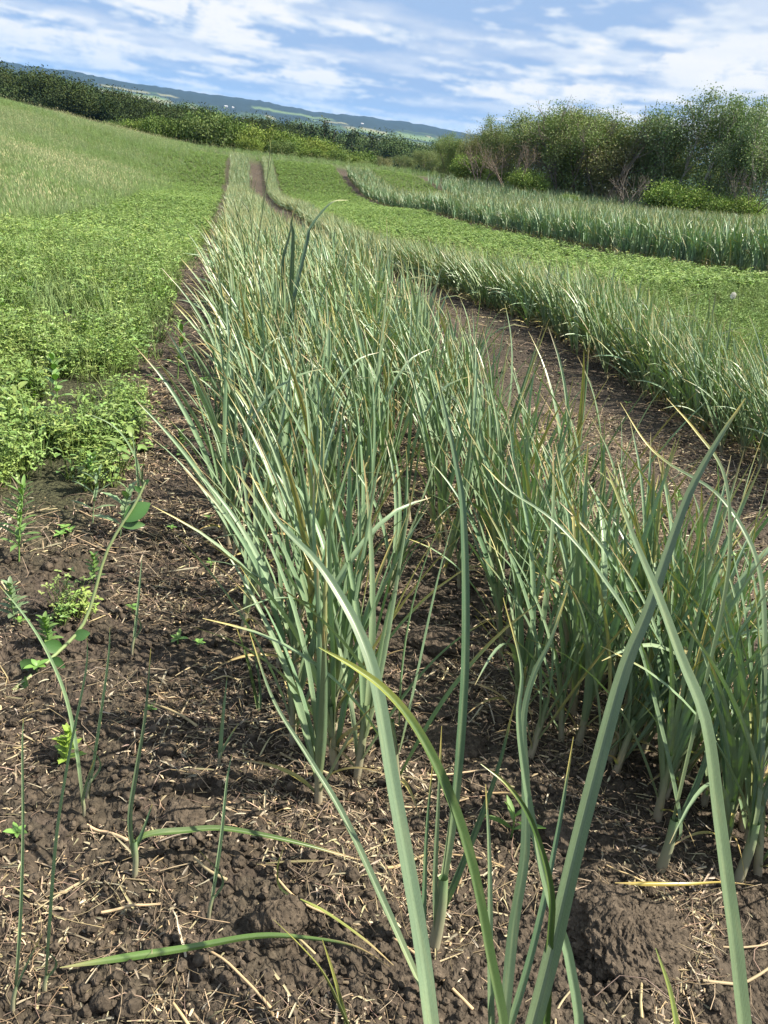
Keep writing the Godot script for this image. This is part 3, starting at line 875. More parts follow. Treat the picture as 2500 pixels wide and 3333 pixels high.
# ------------------------------------------------------------------ litter on the soil
func litter() -> void:
	rng.seed = 31
	var bits := []
	for k in 12:
		var mb := MB.new()
		var c := jitter(Color(0.40, 0.335, 0.235), 0.25)
		if k < 5:       # chaff: small angular flakes, bent along the middle
			var l := rng.randf_range(0.0016, 0.0062)
			var wd := rng.randf_range(0.0005, 0.0013)
			var q := [V(-l, 0, -wd * rng.randf_range(0.2, 1.0)), V(-l * 0.2, 0.0006, -wd), V(l, 0.0003, -wd * rng.randf_range(0.1, 0.9)), V(l * 0.9, 0, wd * 0.7), V(0, 0.0012, wd), V(-l * 0.9, 0.0004, wd * rng.randf_range(0.1, 1.0))]
			var mid := mb.add(V(0, 0.0016, 0), c)
			for i in 6:
				mb.add(q[i], c * rng.randf_range(0.85, 1.1))
			for i in 6:
				mb.tri(mid, 1 + (i + 1) % 6, 1 + i)
		elif k < 9:     # splinters: straight split straw with torn ends
			var l := [0.014, 0.024, 0.038, 0.060][k - 5] as float
			var e := rng.randf_range(-0.06, 0.06) * l
			blade(mb, [V(-l / 2, 0, 0), V(-l / 6, 0.0008, e * 0.4), V(l / 6, 0.001, e), V(l / 2, 0, e * 0.4)], rng.randf_range(0.0014, 0.0030), V(0, 0.35, 1).normalized(), 0.7, 4, 1, c, 0.05, c * 0.8, rng.randf_range(-0.5, 0.5), c * 0.9)
		else:           # fibres
			var l := [0.03, 0.05, 0.075][k - 9] as float
			var e := rng.randf_range(-0.3, 0.3) * l
			tube(mb, [V(-l / 2, 0, 0), V(-l / 6, l * 0.05, e), V(l / 5, l * 0.03, e * 0.5), V(l / 2, 0, -e * 0.4)], 0.0005, 0.0003, 4, 3, c * 0.75, c * 0.75)
		bits.append(mb.mesh(M.straw))
	var w := lists(bits.size())
	for i in 140000:
		var near := i < 100000
		var d := 0.36 + (2.4 * pow(rng.randf(), 1.1) if near else 9.0 * pow(rng.randf(), 1.2))
		var x := rng.randf_range(-0.34 * d - 0.12, 0.74 * d + 0.12) if near else rng.randf_range(-0.35, 2.1)
		if x < -1.2 or rng.randf() > in_bed(x, -d) or 1.6 * n_a.get_noise_2d(x * 26.0, d * 26.0) + rng.randf_range(-0.5, 0.5) < 0.0:
			continue
		var p := on(x, -d) + Vector3(0, rng.randf_range(-0.0012, 0.0022), 0)
		var pick := rng.randf()
		var k := rng.randi() % 5 if pick < 0.48 else (5 + mini(int(absf(rng.randfn(0.0, 1.5))), 3) if pick < 0.80 else 9 + rng.randi() % 3)
		var s := rng.randf_range(0.5, 1.3) * lerpf(1.0, 1.7, smoothstep(0.8, 2.6, d))
		var b := Basis(Vector3.UP, rng.randf() * TAU) * Basis(Vector3(0, 0, 1), rng.randfn(0.0, 0.22)) * Basis(Vector3(1, 0, 0), rng.randfn(0.0, 0.4))
		var f := rng.randf_range(0.3, 1.1) + (0.35 if rng.randf() < 0.2 else 0.0)
		w[k].append([Transform3D(b.scaled(Vector3(s, s, s)), p), Color(f, f * rng.randf_range(0.88, 1.0), f * rng.randf_range(0.75, 1.05))])
	scatter("straw_litter", "straw_bits", bits, w)
	# crumbs
	var crumbs := []
	for k in 6:
		crumbs.append(clod_mesh(1.0, 7, 10, 0.30, k))
	var c := lists(crumbs.size())
	for i in 12000:
		var d := 0.32 + (1.5 * pow(rng.randf(), 1.1) if i < 8000 else 5.5 * rng.randf())
		var x := rng.randf_range(-0.5, 0.9) * maxf(d, 0.6) if i < 8000 else rng.randf_range(-0.35, 2.1)
		if x < -1.0 or rng.randf() > in_bed(x, -d):
			continue
		var s := 0.0022 + 0.0050 * pow(rng.randf(), 3.0)
		if rng.randf() < 0.02:
			s += 0.006
		var f := rng.randf_range(0.7, 1.2)
		c[rng.randi() % 6].append([Transform3D(Basis(Vector3.UP, rng.randf() * TAU).scaled(Vector3(s, s * 0.8, s)), on(x, -d) + Vector3(0, s * 0.3, 0)), Color(f, f, f)])
	scatter("soil_crumbs", "crumb_scatter", crumbs, c)
	# the bigger stalks one could pick up
	rng.seed = 33
	var looks := ["pale", "tan", "bleached", "brown", "split", "bent", "thick"]
	var spots := [[0.13, -0.70, 0.10, 2.45], [0.10, -0.66, 0.085, 2.3], [0.245, -0.60, 0.11, 2.2], [0.30, -0.85, 0.10, 0.1], [0.36, -0.90, 0.11, 0.05], [0.40, -0.86, 0.06, 2.9],
		[0.02, -0.74, 0.05, 2.4], [-0.06, -0.69, 0.06, 0.15], [0.05, -0.60, 0.09, 2.3], [0.01, -0.55, 0.07, 2.2], [0.14, -0.92, 0.08, 2.5], [0.43, -0.66, 0.075, 1.2], [0.46, -0.56, 0.06, 1.1],
		[-0.10, -0.80, 0.06, 2.6], [-0.04, -1.02, 0.09, 2.5], [0.05, -1.12, 0.07, 0.2], [0.25, -0.76, 0.06, 0.5], [0.37, -0.55, 0.05, 0.9], [0.58, -0.58, 0.09, 0.15], [0.62, -0.62, 0.07, 0.1],
		[0.34, -0.74, 0.08, 2.7], [0.52, -0.72, 0.06, 2.5], [-0.02, -0.50, 0.08, 2.2], [0.09, -0.49, 0.09, 2.4], [0.30, -1.05, 0.07, 0.4], [0.95, -1.35, 0.08, 2.9], [0.80, -1.20, 0.07, 0.3], [-0.22, -1.55, 0.12, 2.5], [-0.27, -1.62, 0.10, 2.7], [-0.24, -1.68, 0.09, 2.6]]
	var near_to := ["beside the fallen green leaf", "on the soil before the first row", "at the foot of the tall plants", "between the two rows", "near the big soil clod", "beside the young shoots"]
	for n in spots.size():
		var s: Array = spots[n]
		var mb := MB.new()
		var l: float = s[2]
		var col := jitter(Color(0.47, 0.36, 0.21), 0.22)
		var b := rng.randf_range(-0.1, 0.1) * l
		var pts := []
		var o := base("straw_stalk", on(s[0], s[1]) + Vector3(0, 0.003, 0), 0.0)
		for k in 5:
			var t := k / 4.0 - 0.5
			var q := Vector3(cos(s[3]) * t * l, 0, -sin(s[3]) * t * l) + Vector3(sin(s[3]), 0, cos(s[3])) * b * (1.0 - 4.0 * t * t)
			var gy := ground(s[0] + q.x, s[1] + q.z) - o.position.y
			q.y = maxf(gy * 0.75, -0.004) + 0.004
			pts.append(q)
		var r := rng.randf_range(0.0011, 0.0021)
		tube(mb, pts, r, r * 0.8, 10, 7, col, col * 0.88, true)
		part("stalk", mb.mesh(M.straw), o)
		var at := on(s[0], s[1])
		var place: String = near_to[4] if at.x > 0.42 and at.z > -0.75 else (near_to[0] if at.x < 0.2 and at.z > -0.72 and at.x > 0.0 else (near_to[5] if at.x < 0.0 else (near_to[3] if at.x > 0.27 else near_to[1])))
		var words := "%s %s straw stalk about %d millimetres long lying %s" % [["straight", "curved", "slanting", "weathered", "crooked"][n / 7], looks[n % 7], int(roundf(l * 1000.0)), place]
		if used.has(words):
			words = "second " + words
		used[words] = 1
		tag(o, words, "straw", "straw stalks lying on the soil")

func clod_mesh(r: float, rings: int, sides: int, rough: float, seed_: int) -> Mesh:
	var mb := MB.new()
	var n := FastNoiseLite.new()
	n.seed = 70 + seed_
	n.frequency = 0.9
	n.fractal_octaves = 4
	var lump := FastNoiseLite.new()
	lump.noise_type = FastNoiseLite.TYPE_CELLULAR
	lump.cellular_return_type = FastNoiseLite.RETURN_DISTANCE
	lump.frequency = 3.2
	lump.fractal_type = FastNoiseLite.FRACTAL_NONE
	var cuts := []
	var cr := RandomNumberGenerator.new()
	cr.seed = 900 + seed_
	for i in 11:
		cuts.append(Vector3(cr.randfn(0, 1), cr.randfn(0.2, 0.8), cr.randfn(0, 1)).normalized() * cr.randf_range(0.72, 1.05))
	for j in rings + 1:
		var th := PI * j / rings
		for i in sides:
			var a := TAU * i / sides
			var d := Vector3(sin(th) * cos(a), cos(th), sin(th) * sin(a))
			var f := 1.0 + n.get_noise_3dv(d * 1.2 + Vector3(seed_, 0, 0)) * rough * 1.6
			if rings > 12:
				var cut := 9.0
				for g in cuts:
					var q := d.dot(g)
					if q > 0.05:
						cut = minf(cut, g.length_squared() / q)
				f = lerpf(f, minf(cut, 1.25), 0.72)
				var c := clampf(-lump.get_noise_3dv(d + Vector3(seed_ * 3.1, 0, 0)), 0.0, 1.0)
				f += c * c * 0.10 + n.get_noise_3dv(d * 5.0) * 0.10 + n.get_noise_3dv(d * 14.0) * 0.085 + n.get_noise_3dv(d * 34.0) * 0.05
			mb.add(d * r * f, Color(0.135, 0.109, 0.082))
	for j in rings:
		for i in sides:
			var a := j * sides + i
			var b := j * sides + (i + 1) % sides
			mb.tri(a, b, a + sides)
			mb.tri(b, b + sides, a + sides)
	return mb.mesh(M.soil)

func clods() -> void:
	rng.seed = 41
	var list := [
		[0.478, -0.635, 0.068, 0.72, 80, "biggest crumbly soil clod, under the arching broad blade"],
		[0.090, -0.665, 0.026, 1.3, 40, "dark upright soil lump beside the trailing yellow leaf"],
		[0.350, -0.965, 0.040, 0.6, 40, "low grey soil clod in the gap between the two rows"],
		[0.170, -0.520, 0.036, 0.55, 36, "flat soil clod at the foot of the leaning blades"],
		[0.400, -1.260, 0.045, 0.6, 32, "rounded soil clod further along the gap between rows"],
		[0.460, -0.800, 0.030, 0.7, 36, "small soil clod behind the biggest one"],
		[-0.020, -0.830, 0.024, 0.8, 32, "small dark soil clod among the young shoots"],
		[1.050, -2.050, 0.055, 0.6, 28, "soil clod on the wide bare strip before the dense row"],
	]
	for c in list:
		var o := part("soil_clod", clod_mesh(c[2], c[4], c[4] * 2, 0.22, rng.randi() % 50), self)
		o.position = on(c[0], c[1]) + Vector3(0, -c[2] * 0.12, 0)
		o.scale = Vector3(1.15, c[3], 0.95)
		o.rotation.y = rng.randf() * 0.6
		tag(o, c[5], "soil clod", "clods of dark soil between the rows")

# ------------------------------------------------------------------ weeds
func weed(called: String, at: Vector3, h: float, nodes: int, leaf_l: float, leaf_w: float, lean: Vector3, col: Color, label: String, category: String, group: String, whorl: int = 2, sharp: float = 1.0, tooth: float = 0.0) -> Node3D:
	var o := base(called, at)
	tag(o, label, category, group)
	var pts := [Vector3(0, -0.01, 0), Vector3(0, h * 0.35, 0) + lean * 0.2, Vector3(0, h * 0.7, 0) + lean * 0.6, Vector3(0, h, 0) + lean]
	var mb := MB.new()
	tube(mb, pts, maxf(h * 0.012, 0.0012), 0.0008, 8, 6, col * 1.3, col * 1.5)
	part("stem", mb.mesh(M.stem), o)
	for i in nodes:
		var u := 0.18 + 0.80 * (i + 0.5) / nodes
		var p := curve(pts, u)
		var s := lerpf(1.0, 0.55, u)
		for k in whorl:
			var a := i * 1.57 + TAU * k / whorl + rng.randf_range(-0.3, 0.3)
			var th := lerpf(1.15, 0.45, u)
			var d := Vector3(cos(a) * sin(th), cos(th), sin(a) * sin(th))
			var l := MB.new()
			oval(l, p, d, Vector3(-cos(a) * cos(th), sin(th), -sin(a) * cos(th)), leaf_l * s * rng.randf_range(0.8, 1.15), leaf_w * s, rng.randf_range(0.05, 0.4), jitter(col, 0.15), 8, sharp, tooth)
			part("leaf", l.mesh(M.clover_leaf), o)
	return o

func weeds() -> void:
	rng.seed = 51
	var G := "weeds on the soil at the clover's edge"
	var fresh := Color(0.12, 0.21, 0.055)
	var grey_green := Color(0.15, 0.22, 0.11)
	var list := [
		[-0.335, -1.47, 0.20, 9, 0.060, 0.013, fresh, "upright weed with a tuft of narrow pointed leaves on top", 4, 1.2, 0.0],
		[-0.42, -1.36, 0.15, 8, 0.050, 0.013, fresh, "leafy narrow-leaved weed at the edge of the open soil", 4, 1.2, 0.0],
		[-0.30, -1.27, 0.10, 7, 0.036, 0.014, grey_green, "low grey-green weed spreading beside the straw bundle", 4, 1.0, 0.0],
		[-0.235, -1.20, 0.075, 7, 0.030, 0.013, fresh, "small bushy weed on the soil below the climbing stem", 4, 1.0, 0.0],
		[-0.175, -1.60, 0.15, 5, 0.085, 0.030, grey_green, "weed with one broad jagged leaf standing on edge", 2, 0.9, 0.35],
		[-0.235, -1.66, 0.16, 6, 0.075, 0.011, grey_green, "pale weed with curling strap leaves", 2, 1.0, 0.0],
		[-0.315, -1.04, 0.06, 6, 0.050, 0.030, fresh, "broad-leaved weed with dark rounded leaves low on the soil", 2, 0.9, 0.0],
		[-0.165, -0.93, 0.055, 6, 0.034, 0.018, Color(0.2, 0.3, 0.05), "yellow-green crinkled weed before the bowing shoot", 3, 0.9, 0.3],
		[-0.36, -1.18, 0.09, 6, 0.045, 0.020, grey_green, "silvery weed low down between the climbing stem and the clover", 3, 1.0, 0.15],
		[-0.40, -1.08, 0.12, 8, 0.040, 0.016, fresh, "leafy green weed nearest the camera along the clover's edge", 3, 1.0, 0.0],
		[-0.20, -1.42, 0.08, 6, 0.030, 0.013, fresh, "small leafy weed behind the big dark leaf of the climber", 3, 1.0, 0.0],
		[-0.27, -1.80, 0.12, 7, 0.040, 0.018, fresh, "broad-leaved weed where the arching shoot meets the clover", 3, 1.0, 0.0],
		[-0.08, -2.05, 0.11, 6, 0.036, 0.016, fresh, "bright weed between the clover and the first row", 3, 1.0, 0.0],
		[-0.13, -2.75, 0.24, 7, 0.095, 0.024, fresh, "tall weed with long bright leaves beside the first row", 2, 1.1, 0.0],
		[-0.55, -2.1, 0.22, 8, 0.06, 0.026, fresh, "leafy weed standing above the clover", 2, 1.0, 0.0],
		[-0.42, -2.35, 0.20, 8, 0.06, 0.028, Color(0.16, 0.27, 0.08), "weed with pale broad leaves amid the clover", 2, 1.0, 0.0],
		[-0.70, -2.6, 0.24, 8, 0.07, 0.030, grey_green, "grey-green weed rising above the clover", 2, 1.0, 0.1],
		[0.395, -0.80, 0.075, 3, 0.060, 0.015, fresh, "green weed with a broad leaf between the two rows", 2, 1.0, 0.1],
		[1.02, -2.18, 0.06, 5, 0.024, 0.014, fresh, "small round-leaved weed alone on the wide bare strip", 3, 1.0, 0.0],
		[1.20, -1.95, 0.06, 5, 0.024, 0.014, fresh, "pale weed near the foot of the dense row", 3, 1.0, 0.0],
		[0.47, -3.1, 0.10, 5, 0.03, 0.014, fresh, "bright leafy weed on the bare soil between rows", 3, 1.0, 0.0],
	]
	for w in list:
		weed("weed", on(w[0], w[1]), w[2] * 0.72, w[3], w[4] * 0.8, w[5] * 0.85, Vector3(rng.randf_range(-0.02, 0.02), 0, rng.randf_range(-0.02, 0.02)), w[6], w[7], "weed", G, w[8], w[9], w[10])
	# the climbing weed: a long pale stem and a few big rounded leaves
	var o := base("climbing_weed", on(-0.266, -1.10))
	tag(o, "climbing weed with a long pale slanting stem and big dark rounded leaves", "weed")
	var mb := MB.new()
	var pts := [V(0.0, 0.0, 0.0), V(0.045, 0.02, -0.06), V(0.085, 0.06, -0.10), V(0.112, 0.163, -0.13), V(0.150, 0.235, -0.15), V(0.165, 0.27, -0.16)]
	tube(mb, pts, 0.0032, 0.0018, 18, 7, Color(0.20, 0.27, 0.10), Color(0.26, 0.32, 0.15))
	part("stem", mb.mesh(M.stem), o)
	var dark := Color(0.055, 0.125, 0.035)
	for s in [[0.72, V(0.75, 0.62, -0.2), 0.048, 0.028], [0.70, V(0.95, 0.12, 0.0), 0.036, 0.014], [0.32, V(0.8, 0.35, 0.1), 0.026, 0.018], [0.25, V(-0.7, 0.4, 0.3), 0.030, 0.021], [0.18, V(0.75, -0.05, 0.5), 0.028, 0.020], [0.12, V(-0.8, 0.3, -0.2), 0.030, 0.021], [0.05, V(0.3, 0.4, 0.8), 0.028, 0.020], [0.9, V(-0.6, 0.6, 0.2), 0.014, 0.008], [0.97, V(0.5, 0.8, 0.1), 0.012, 0.007]]:
		var l := MB.new()
		oval(l, curve(pts, s[0]), (s[1] as Vector3).normalized(), V(-0.25, 0.55, 0.8).normalized(), s[2], s[3], 0.12, jitter(dark, 0.15), 8)
		part("leaf", l.mesh(M.clover_leaf), o)
	# seedlings, a few leaves each
	var protos := []
	for k in 4:
		var r := Node3D.new()
		var n := 3 + k
		for i in n:
			var a := TAU * i / n + rng.randf_range(-0.3, 0.3)
			var l := MB.new()
			oval(l, V(0, 0.008, 0), V(cos(a), rng.randf_range(0.2, 0.9), sin(a)).normalized(), V(0, 1, 0.01), rng.randf_range(0.010, 0.018), rng.randf_range(0.005, 0.009), 0.2, jitter(Color(0.15, 0.27, 0.06), 0.2), 4)
			part("leaf", l.mesh(M.clover_leaf), r)
		var st := MB.new()
		tube(st, [V(0, -0.008, 0), V(0, 0.004, 0), V(0, 0.009, 0)], 0.0012, 0.0009, 2, 5, fresh, fresh)
		part("stem", st.mesh(M.stem), r)
		protos.append(r)
	for i in 46:
		var d := 0.62 + 2.2 * pow(rng.randf(), 0.8)
		var x := rng.randf_range(-0.30, 0.02) if i < 32 else rng.randf_range(0.7, 1.5)
		if i >= 32:
			d = rng.randf_range(1.5, 3.4)
		var r: Node3D = protos[rng.randi() % 4].duplicate()
		r.name = numbered("seedling")
		add_child(r)
		r.transform = stand(on(x, -d), rng.randf_range(0.7, 1.6), rng.randf() * TAU)
		tag(r, "tiny green weed seedling on the soil before the first row" if i < 32 else "tiny green weed seedling on the bare strip before the dense row", "seedling", "weed seedlings by the young shoots" if i < 32 else "weed seedlings on the bare strip")
	for r in protos:
		r.free()
	# tall grass stalks and two tall blades that stand up out of the bed
	var T := "dark grass stalks standing above the garlic"
	var stalks := [
		[[V(0.10, -0.02, -2.88), V(0.095, 0.20, -2.898), V(0.098, 0.43, -2.92), V(0.111, 0.601, -2.937), V(0.115, 0.715, -2.948)], "tallest dark grass stalk with a slim upright seed head"],
		[[V(0.085, -0.02, -3.0), V(0.070, 0.239, -2.999), V(0.056, 0.389, -2.999), V(0.032, 0.474, -3.0), V(0.014, 0.529, -3.0)], "dark grass stalk bending with a drooping blade"],
		[[V(0.10, -0.02, -3.0), V(0.093, 0.303, -2.999), V(0.083, 0.392, -2.999), V(0.068, 0.493, -2.999), V(0.036, 0.532, -3.0)], "grass stalk between the tallest and the bending one"],
	]
	for n in 3:
		var s: Array = stalks[n]
		var q := base("grass_stalk", on(s[0][0].x, s[0][0].z))
		tag(q, s[1], "grass stalk", T)
		var rel := []
		for p in s[0]:
			rel.append(p - Vector3(q.position.x, 0, q.position.z))
		var st := MB.new()
		tube(st, rel, 0.0022, 0.0012, 12, 6, Color(0.08, 0.12, 0.05), Color(0.10, 0.13, 0.06))
		part("stem", st.mesh(M.stem), q)
		for k in 3:
			var l := MB.new()
			var p := curve(rel, 0.45 + 0.16 * k)
			blade(l, arc(p, PI - 0.6 + k * 2.4, 0.35, 0.9, 0.13, 0.3, 4), 0.008, V(0, 0.3, 1), 0.4, 8, 1, Color(0.06, 0.11, 0.045), 0.1, TAN, 0.3, Color(0.06, 0.11, 0.045))
			part("leaf", l.mesh(M.grass_blade), q)
		if n == 0:
			var hd := MB.new()
			var top: Vector3 = rel[4]
			for k in 14:
				oval(hd, top - V(0, 0.012 * k, 0) + V(0, 0.02, 0), V(0.35 * cos(k * 2.4), 1, 0.35 * sin(k * 2.4)).normalized(), V(1, 0, 0.2), 0.02, 0.005, 0.0, Color(0.2, 0.22, 0.1), 3)
			part("seed_head", hd.mesh(M.grass_blade), q)
	var tp := base("garlic_plant", on(0.19, -2.74))
	tag(tp, "tall garlic plant with one dark blade curving to a pale withered tip", "garlic plant", "tall garlic plants out in the bed")
	hero_stem(tp, V(0.004, 0.12, 0), 0.008)
	hero_leaf(tp, [V(0.19, 0.04, -2.74), V(0.205, 0.18, -2.74), V(0.215, 0.301, -2.742), V(0.244, 0.460, -2.809), V(0.253, 0.503, -2.827), V(0.311, 0.577, -2.860), V(0.368, 0.592, -2.877)], 0.021, 0.22, Color(0.62, 0.62, 0.34), 0.5, Color(0.14, 0.25, 0.15))
	hero_leaf(tp, [V(0.19, 0.04, -2.74), V(0.17, 0.15, -2.75), V(0.16, 0.30, -2.76), V(0.15, 0.40, -2.77)], 0.018, 0.2, YELLOW)
	var tq := base("garlic_plant", on(0.22, -2.89))
	tag(tq, "tall garlic plant with a pale blade folded sharply near its top", "garlic plant", "tall garlic plants out in the bed")
	hero_stem(tq, V(-0.002, 0.12, 0), 0.008)
	hero_leaf(tq, [V(0.22, 0.04, -2.89), V(0.213, 0.273, -2.892), V(0.209, 0.391, -2.892), V(0.204, 0.47, -2.894), V(0.196, 0.505, -2.896), V(0.212, 0.578, -2.893)], 0.020, 0.25, Color(0.60, 0.56, 0.24), 0.4, Color(0.22, 0.32, 0.2))
	hero_leaf(tq, [V(0.22, 0.04, -2.89), V(0.195, 0.25, -2.892), V(0.18, 0.38, -2.892), V(0.192, 0.46, -2.894), V(0.197, 0.50, -2.896)], 0.018, 0.2, Color(0.5, 0.5, 0.24), 0.4, Color(0.22, 0.32, 0.2))

# ------------------------------------------------------------------ trees
# limbs grow into a list of tips; leaves are scattered round the tips
func limbs(mb: MB, p: Vector3, d: Vector3, length: float, r: float, level: int, tips: Array, bark: Color, up: float) -> void:
	var bend := Vector3(rng.randf_range(-0.25, 0.25), rng.randf_range(0.0, 0.25) * up, rng.randf_range(-0.25, 0.25))
	var q := p + d * length * 0.5
	var e := q + (d + bend).normalized() * length * 0.5
	tube(mb, [p, q, e], r, r * 0.6, 3, 6 if level > 1 else 4, bark, bark)
	if level == 0:
		tips.append([e, (e - q).normalized()])
		return
	if level <= 2:
		tips.append([q.lerp(e, rng.randf()), (e - q).normalized()])
	var n := 3 if level > 1 else 2 + rng.randi() % 2
	for i in n:
		var a := rng.randf() * TAU
		var th := rng.randf_range(0.25, 0.75)
		var x := d.cross(Vector3(0.3, 0.2, 0.9)).normalized()
		var z := d.cross(x)
		var b := (d * cos(th) + (x * cos(a) + z * sin(a)) * sin(th) + Vector3(0, 0.18 * up, 0)).normalized()
		limbs(mb, e if i > 0 or level > 2 else q.lerp(e, 0.6), b, length * rng.randf_range(0.6, 0.85), r * 0.55, level - 1, tips, bark, up)

func crown(tips: Array, per: int, spread: float, leaf: float, col: Color, vary: float, m: Material) -> Mesh:
	var mb := MB.new()
	for t in tips:
		var c := jitter(col, vary)
		var n := int(per * rng.randf_range(0.4, 1.4))
		for i in n:
			var o := Vector3(rng.randfn(0, 1), rng.randfn(0, 0.8), rng.randfn(0, 1)) * spread
			var p: Vector3 = t[0] + o - (t[1] as Vector3) * rng.randf() * spread
			var d := Vector3(rng.randfn(0, 1), rng.randfn(-0.3, 0.7), rng.randfn(0, 1)).normalized()
			var s := d.cross(Vector3(rng.randfn(0, 1), rng.randfn(0, 1), rng.randfn(0, 1))).normalized()
			var l := leaf * rng.randf_range(0.6, 1.3)
			var cc := jitter(c, 0.16)
			var a := mb.add(p, cc)
			var b := mb.add(p + d * l * 0.5 + s * l * 0.36, cc)
			var e := mb.add(p + d * l, cc)
			var f := mb.add(p + d * l * 0.5 - s * l * 0.36, cc)
			mb.tri(a, b, e)
			mb.tri(a, e, f)
	return mb.mesh(m)

func tree_proto(h: float, stems: int, level: int, spread_base: float, per: int, spread: float, leaf: float, col: Color, bark: Color, up: float, m: Material, bare: bool = false) -> Node3D:
	var o := Node3D.new()
	var mb := MB.new()
	var tips := []
	for i in stems:
		var a := TAU * i / stems + rng.randf()
		var d := Vector3(cos(a) * spread_base, 1, sin(a) * spread_base).normalized()
		limbs(mb, Vector3(cos(a) * 0.12, -0.15, sin(a) * 0.12) * h * 0.3, d, h * rng.randf_range(0.30, 0.40), h * 0.016, level, tips, bark, up)
	part("trunk", mb.mesh(M.bark), o)
	if not bare and per > 20:      # leaves reach down to the ground
		for i in tips.size() / 4:
			var a := rng.randf() * TAU
			var r := h * rng.randf_range(0.05, 0.36)
			tips.append([Vector3(cos(a) * r, h * rng.randf_range(0.06, 0.40), sin(a) * r), Vector3.UP])
	if not bare:
		part("crown", crown(tips, per, spread, leaf, col, 0.22, m), o)
	return o

func plant(proto: Node3D, called: String, at: Vector3, s: float, turn: float, label: String, category: String, group: String) -> void:
	var o: Node3D = proto.duplicate()
	o.name = numbered(called)
	add_child(o)
	o.position = at
	o.rotation.y = turn
	o.scale = Vector3(s * rng.randf_range(0.8, 1.05), s * rng.randf_range(0.93, 1.07), s * rng.randf_range(0.8, 1.05))
	tag(o, label, category, group)

func polar(az: float, r: float) -> Vector3:
	var a := deg_to_rad(az)
	var x := sin(a) * r
	var z := -cos(a) * r
	return Vector3(x, land(x, z), z)

